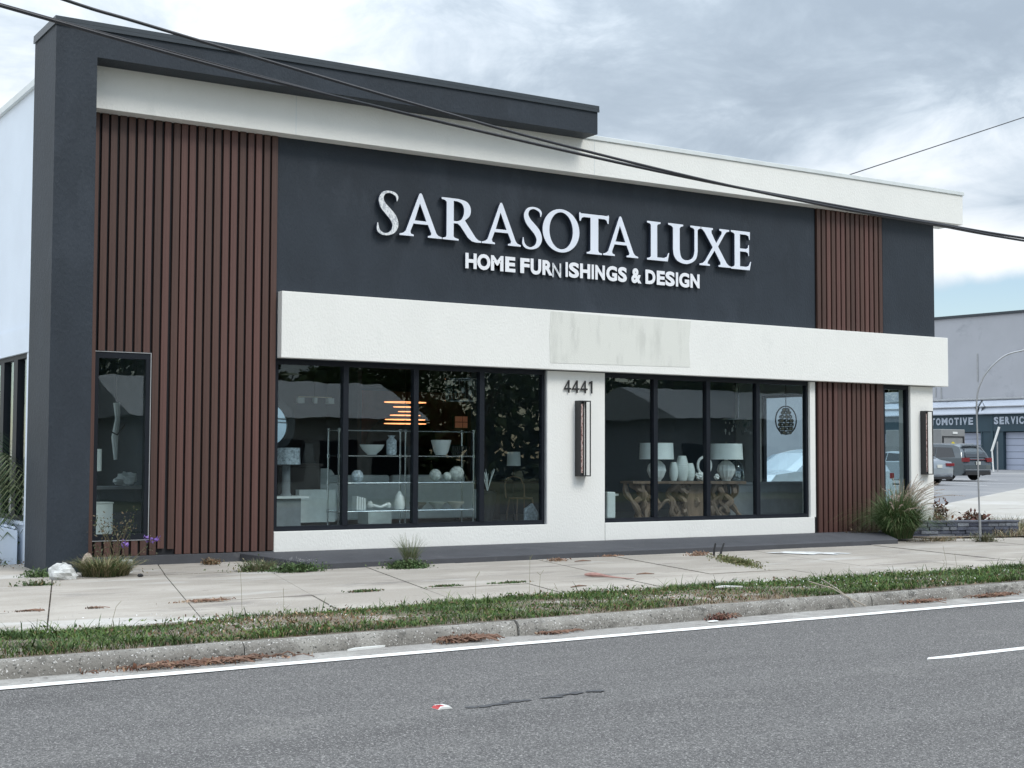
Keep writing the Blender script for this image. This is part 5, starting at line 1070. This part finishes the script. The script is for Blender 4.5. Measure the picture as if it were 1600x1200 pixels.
car('sedan', 'silver sedan parked in front of the grey minivan, its boot towards the street', 'car', 4.75, 1.84, low, .98,
    [(.06, .30), (.0, .48), (.0, .70), (.06, .92), (.10, 1.02), (.35, 1.06), (.62, 1.09), (1.15, 1.34), (1.55, 1.43), (2.3, 1.45), (2.8, 1.38), (3.6, 1.0), (4.3, .88), (4.7, .68), (4.75, .5), (4.7, .28)],
    None, (.95, 3.75), .33, p_silver, [[(1.0, 1.06), (1.5, 1.36), (2.2, 1.40), (2.2, 1.04)], [(2.25, 1.04), (2.25, 1.40), (2.7, 1.35), (3.3, 1.06)]],
    [[(-.62, .68, 1.125), (-.55, 1.14, 1.355), (.55, 1.14, 1.355), (.62, .68, 1.125)]],
    [('tail_lamp', MT['tail'], (-.925, -.45, -.02, .12, .80, .93)), ('tail_lamp', MT['tail'], (.45, .925, -.02, .12, .80, .93)), ('licence_plate', MT['plate'], (-.16, .16, -.02, .0, .72, .86)), ('trim_strip', MT['rim'], (-.85, .85, -.02, .03, .42, .45)), ('bumper', MT['black'], (-.82, .82, -.01, .1, .24, .34))],
    (43.3, 21.3, zlot(43.3, 21.6)+.03), 0)
# pale SUV seen through the shop glass
low = [(4.7, .28)]+arch(3.85, .42)+arch(.95, .42)+[(.1, .32)]
SUV = car('parked_suv', 'pale silver car parked close by the right wall, seen through the corner glass', 'car', 4.8, 1.9, low, 1.10,
    [(.04, .38), (.0, .6), (.02, .9), (.10, 1.10), (.30, 1.45), (.55, 1.64), (1.2, 1.70), (2.3, 1.70), (2.9, 1.60), (3.7, 1.14), (4.4, 1.02), (4.75, .8), (4.8, .55), (4.75, .34)],
    None, (.95, 3.85), .36, p_pale, [[(.5, 1.18), (.75, 1.58), (1.5, 1.61), (1.5, 1.15)], [(1.55, 1.15), (1.55, 1.61), (2.4, 1.60), (2.4, 1.15)], [(2.46, 1.15), (2.46, 1.60), (2.75, 1.55), (3.4, 1.18)]],
    [[(-.72, .11, 1.15), (-.62, .36, 1.50), (.62, .36, 1.50), (.72, .11, 1.15)]],
    [('tail_lamp', MT['tail'], (-.955, -.6, -.01, .16, .9, 1.06)), ('tail_lamp', MT['tail'], (.6, .955, -.01, .16, .9, 1.06)), ('wing_mirror', MT['black'], (.96, 1.16, 3.05, 3.25, 1.10, 1.27)), ('wing_mirror', MT['black'], (-1.16, -.96, 3.05, 3.25, 1.10, 1.27)), ('bumper', MT['black'], (-.85, .85, -.01, .1, .3, .45))],
    (25.1, 8.2, zlot(24, 8)+.02), R(90))
# utility truck body behind the minivan
UT = thing('utility_truck', 'grey box bodied utility truck with a yellow sticker, behind the minivan', 'truck', (62.4, 36.7, zlot(62.4, 36.7)))
z0 = zlot(62.4, 36.7); ug = mat('grey_body', (.22, .225, .225), .5, var=.08, vscale=2)
b = MB(); b.box(61.35, 63.45, 36.7, 41.0, z0+.9, z0+2.75); b.build('box_body', ug, UT, bevel=.03)
b = MB(); b.box(61.5, 63.3, 41.02, 43.2, z0+.5, z0+2.0); b.build('cab', ug, UT, bevel=.1)
b = MB(); b.box(61.45, 63.35, 36.66, 36.695, z0+2.28, z0+2.34); b.box(61.45, 61.55, 36.66, 36.695, z0+1.0, z0+2.27); b.box(63.25, 63.35, 36.66, 36.695, z0+1.0, z0+2.27); b.box(61.56, 63.24, 36.66, 36.695, z0+1.05, z0+1.12); b.build('door_frame', MT['black'], UT)
b = MB(); b.lathe([(0, 0), (.16, 0), (.16, .02), (0, .02)], (0, 0, 0), 16); b.v = [(62.35+x, 36.68-z, z0+1.85+y) for x, y, z in b.v]; b.build('sticker', mat('yellow_sticker', (.6, .5, .03), .5), UT)
b = MB(); b.box(62.35, 62.75, 36.66, 36.69, z0+2.48, z0+2.60); b.build('light_bar', MT['white'], UT)
for (x, y) in ((61.6, 38), (63.2, 38), (61.6, 42.3), (63.2, 42.3)):
    b = MB(); b.lathe([(0, 0), (.42, 0), (.42, .26), (0, .26)], (0, 0, 0), 16); b.v = [(x-.13+z, y+p, z0+.42+q) for p, q, z in b.v]; b.build('wheel', MT['tyre'], UT, smooth=True)

# ================================================================== AUTOMOTIVE BUILDING
P0 = Vector((86., 52., 0)); dr = Vector((-.129, .992, 0)).normalized(); nr = Vector((-dr.y, dr.x, 0))   # nr points towards the street side (-x)
AB = thing('automotive_building', 'large pale grey block building with teal service bays, right of the shop', 'building', (86, 52, 0))
def fb(s0, s1, d0, d1, z0, z1, bb=None):
    b = bb or MB(); p = lambda s, d, z: P0+dr*s+nr*d+Vector((0, 0, z))
    b.add([p(s0, d0, z0), p(s1, d0, z0), p(s1, d1, z0), p(s0, d1, z0), p(s0, d0, z1), p(s1, d0, z1), p(s1, d1, z1), p(s0, d1, z1)], [(3,2,1,0),(4,5,6,7),(0,1,5,4),(1,2,6,5),(2,3,7,6),(3,0,4,7)]); return b
gw = mat('pale_grey_block', (.42, .43, .46), .9, var=.06, vscale=.35, bump=.1, dirt=((.33, .34, .37), .35, .57)); teal = mat('teal_paint', (.026, .055, .075), .6, var=.08, vscale=.6); tealt = mat('teal_trim', (.022, .055, .075), .6)
awn = mat('white_metal_roofing', (.47, .51, .58), .45, var=.08, vscale=.7, dirt=((.30, .33, .38), .9, .62)); bay = mat('bay_door', (.38, .42, .52), .5, var=.05, vscale=1)
gz = .55
fb(-40, 30, -30, -.02, gz, 12.85).build('wall', gw, AB)
b = fb(-40, 30, -30.1, .12, 12.86, 13.05); b.build('roof_edge', MT['coping_dark'], AB)
for s0, z0, z1 in ((5.2, 6.4, 8.7), (1.9, 7.7, 9.9), (5.7, 6.6, 11)): fb(s0, s0+.12, -.018, .02, z0, z1).build('downpipe', MT['trim'], AB)
# teal front strip, piers and lintel: s ranges
bays = [(-14.0, -8.0), (-6.6, -.46-.02), (1.29, 7.2), (8.9, 14.7)]
b = fb(-16, 18, -.015, .55, 3.75, 5.22); b.build('lintel', teal, AB)
sp = [-16]+[q for s in bays for q in s]+[18]
for i in range(0, len(sp), 2): fb(sp[i], sp[i+1], -.015, .5, gz, 3.745).build('pier', teal, AB)
fb(.35, .55, .501, .58, gz, 5.2).build('downpipe', tealt, AB)
for s0, s1 in bays:
    dz = (3.72-gz-.15)/6
    for k in range(6): fb(s0+.02, s1-.02, .05, .14, gz+.12+k*dz+.015, gz+.12+(k+1)*dz-.015).build('door_panel', bay, AB)
    fb(s0, s1, -.01, .04, gz, 3.74).build('door_back', tealt, AB)
    fb(s0, s0+.12, .51, .56, gz, 3.74).build('door_trim', tealt, AB)
# awning, slanted in two steps
def slant(s0, s1, d0, z0, d1, z1, nm, m_):
    b = MB(); p = lambda s, d, z: P0+dr*s+nr*d+Vector((0, 0, z)); b.add([p(s0, d0, z0), p(s1, d0, z0), p(s1, d1, z1), p(s0, d1, z1), p(s0, d0, z0-.08), p(s1, d0, z0-.08), p(s1, d1, z1-.08), p(s0, d1, z1-.08)], [(0, 1, 2, 3), (7, 6, 5, 4), (0, 4, 5, 1), (1, 5, 6, 2), (2, 6, 7, 3), (3, 7, 4, 0)]); b.build(nm, m_, AB)
for s0, s1 in ((-16, 1.45), (1.62, 18)):
    slant(s0, s1, .0, 6.25, .65, 5.72, 'awning_panel', awn); slant(s0, s1, .55, 5.66, .80, 5.18, 'awning_edge', awn)
    fb(s0, s1, .60, .70, 5.66, 5.72).build('gutter', MT['trim'], AB)
slant(-16, 18, -.01, 6.42, .15, 6.33, 'flashing', MT['trim'])
b = MB(); p = lambda s, d, z: P0+dr*s+nr*d+Vector((0, 0, z)); b.add([p(1.45, .7, 5.15), p(1.62, .7, 5.15), p(1.62, .2, 6.1), p(.9, .75, 5.70), p(1.45, .2, 6.1), p(1.8, .75, 5.68)], [(0, 1, 2, 4), (0, 4, 3), (1, 5, 2)]); b.build('torn_gap', MT['coping_dark'], AB)
AS = thing('garage_sign', 'pale grey block letters AUTOMOTIVE SERVICE on the teal lintel', 'sign', (86, 52, 4.3))
lm = mat('faded_letter', (.40, .45, .52), .6)
def fletter(ch, s0, s1, z0, z1):
    o = letter(ch, 0, 1, 0, 1, -.01, .01, [lm, lm], AS, offset=.045 if ch != 'I' else 0)
    n = len(o.data.vertices); co = np.zeros(n*3); o.data.vertices.foreach_get('co', co); co = co.reshape(-1, 3)+np.array(ORG[AS.name])
    for i in range(n):
        q = P0+dr*(s0+(s1-s0)*float(co[i, 0]))+nr*(.58+.03*float(co[i, 1]*50))+Vector((0, 0, z0+(z1-z0)*float(co[i, 2])))-ORG[AS.name]; co[i] = q
    o.data.vertices.foreach_set('co', co.ravel()); o.data.update()
wds = {'I': .16, 'M': .66}
def word(wd, s0, s1):
    tot = sum(wds.get(c, .5)+.13 for c in wd)-.13; k = (s1-s0)/tot; s = s0
    for c in wd: w = wds.get(c, .5)*k; fletter(c, s, s+w, 4.30, 4.88); s += w+.13*k
word('AUTOMOTIVE', 6.9, 2.05); word('SERVICE', .24, -2.75)

# leaning white gate arm with posts
GT_ = thing('gate_arm', 'white tilted barrier arm on a short white post in the lot', 'barrier', (77.2, 45.7, .73))
def az_pt(u, v, d):
    r_ = fw+(u-800)/2218.15*r2-(v-600)/2218.15*u2; return Vector((-5.0715, -20.3229, 1.6))+r_*d
A0, A1 = Vector((77.15, 45.8, 2.16)), Vector((77.5, 45.4, 3.88))
b = MB(); b.tube([A0, A1], .085, 6); b.build('arm', MT['white'], GT_)
zg = zlot(78, 42.5); b = MB(); b.tube([(77.22, 45.72, zg), (77.18, 45.78, 2.17)], .06, 6); b.build('post', MT['white'], GT_)
b = MB(); b.tube([(77.4, 45.5, zg), (77.4, 45.5, 2.85)], .05, 6); tag(b.build('grey_post', MT['steel'], None, org=(77.4, 45.5, zg)), 'thin grey post in front of the teal pier', 'post')

# ================================================================== ACROSS THE STREET (seen only in the glass)
flat('opposite_verge', [(-60, -80), (120, -80), (120, -25.02), (-60, -25.02)], -.14, MT['far'])
def tree(x, y, h, r, label, seed):
    t = thing('broadleaf_tree', label, 'tree', (x, y, -.14), 'trees across the street'); rg = random.Random(seed); b = MB()
    b.tube([(x, y, -.14), (x+.1, y, h*.25), (x, y+.1, h*.5)], [.28, .2, .13], 8)
    for k in range(6): a = rg.uniform(0, 6.28); b.tube([(x, y, h*.3), (x+r*.35*math.cos(a), y+r*.35*math.sin(a), h*.55), (x+r*.7*math.cos(a), y+r*.7*math.sin(a), h*.75)], [.12, .07, .03], 6)
    b.build('trunk', MT['bark'], t); n = 5200; cl = rng.normal(size=(26, 3)); cl /= np.linalg.norm(cl, axis=1)[:, None]; cl *= np.array([r, r, h*.30])*.8*rng.uniform(.4, 1, (26, 1))
    c = cl[rng.integers(0, 26, n)]+rng.normal(size=(n, 3))*r*.17; c[:, 2] += h*.62; V, I, T = leaves(c, rng.uniform(.10, .2, n), colmix(n, GREEN, jit=.3)*.6, .2); rawmesh('crown', V, 4, I, MT['leaf'], T, t)
for i, (x, y, h, r) in enumerate(((8, -41, 9, 3.6), (17, -45, 11, 4.4), (27, -42, 9.5, 3.8), (36, -47, 12, 4.8), (47, -43, 10, 4.2), (58, -46, 12, 4.6), (70, -44, 11, 4.6), (-2, -46, 10, 4))):
    tree(x, y, h, r, ['tree across the street behind the low gabled shop, left side', 'tallest tree behind the low gabled shop across the street', 'tree across the street right of the low gabled shop', 'broad tree across the street left of the longer shop', 'rounded tree behind the left half of the longer shop', 'tree behind the right half of the longer shop', 'tree across the street beyond the longer shop', 'leftmost tree across the street, away from the low shops'][i], i)
def lowshop(x0, x1, y, h, label, col):
    t = thing('low_shop', label, 'building', ((x0+x1)/2, y, -.14)); m_ = mat('shop_wall', col, .9)
    b = MB(); b.box(x0, x1, y-8, y, -.14, h); b.build('wall', m_, t)
    b = MB(); b.prism([(y-8.6, h), (y+.8, h), (y-3.9, h+1.7)], 'x', x0-.5, x1+.5); b.build('roof', mat('pale_roof', (.42, .44, .46), .6), t)
    n = int((x1-x0)/2.4)
    for k in range(n): f = MB().box(x0+.5+k*2.4, x0+2.2+k*2.4, y+.002, y+.05, .6, 2.3).build('window', MT['frame'], t)
lowshop(12, 24, -33, 3.2, 'low pale shop with a gabled roof across the street, seen mirrored in the second window', (.35, .36, .36)); lowshop(40, 58, -35, 3.6, 'longer low shop across the street, seen mirrored near the right pane', (.28, .30, .33))

n = 26000; x = rng.uniform(-70, 170, n); z = rng.uniform(0, 1, n); top = 7.5+1.6*np.sin(x*.11)+1.2*np.sin(x*.37+1)+.8*np.sin(x*.9)  # unseen leafy mass, added to keep the bright low sky out of the glass
c = np.stack([x, -66+rng.normal(0, 1.6, n), top*z**.8], 1); V, I, T = leaves(c, rng.uniform(.35, .8, n), colmix(n, GREEN, jit=.3)*.6, .1)
tag(rawmesh('added_wood', V, 4, I, MT['leaf'], T), 'long dark tree mass added far across the street to darken the window reflections', 'trees', kind='stuff')
n = 1500; x = np.concatenate([rng.normal(.5, .8, n//2), rng.normal(5.3, .7, n//4), rng.uniform(-3, 14, n-n//2-n//4)]); t_ = rng.uniform(.02, .9, n); y0 = -8.74+.0444*(x+2.41)+.17; y = y0+(yv(x)-y0)*t_
c = np.stack([x, y, rng.uniform(.01, .035, n)], 1); V, I, T = leaves(c, rng.uniform(.01, .028, n), colmix(n, BROWN+[(.30, .22, .15)], jit=.4), 2)
tag(rawmesh('verge_litter', V, 4, I, MT['leaf'], T), 'dead brown leaves scattered through the grass strip', 'leaf litter', kind='stuff')
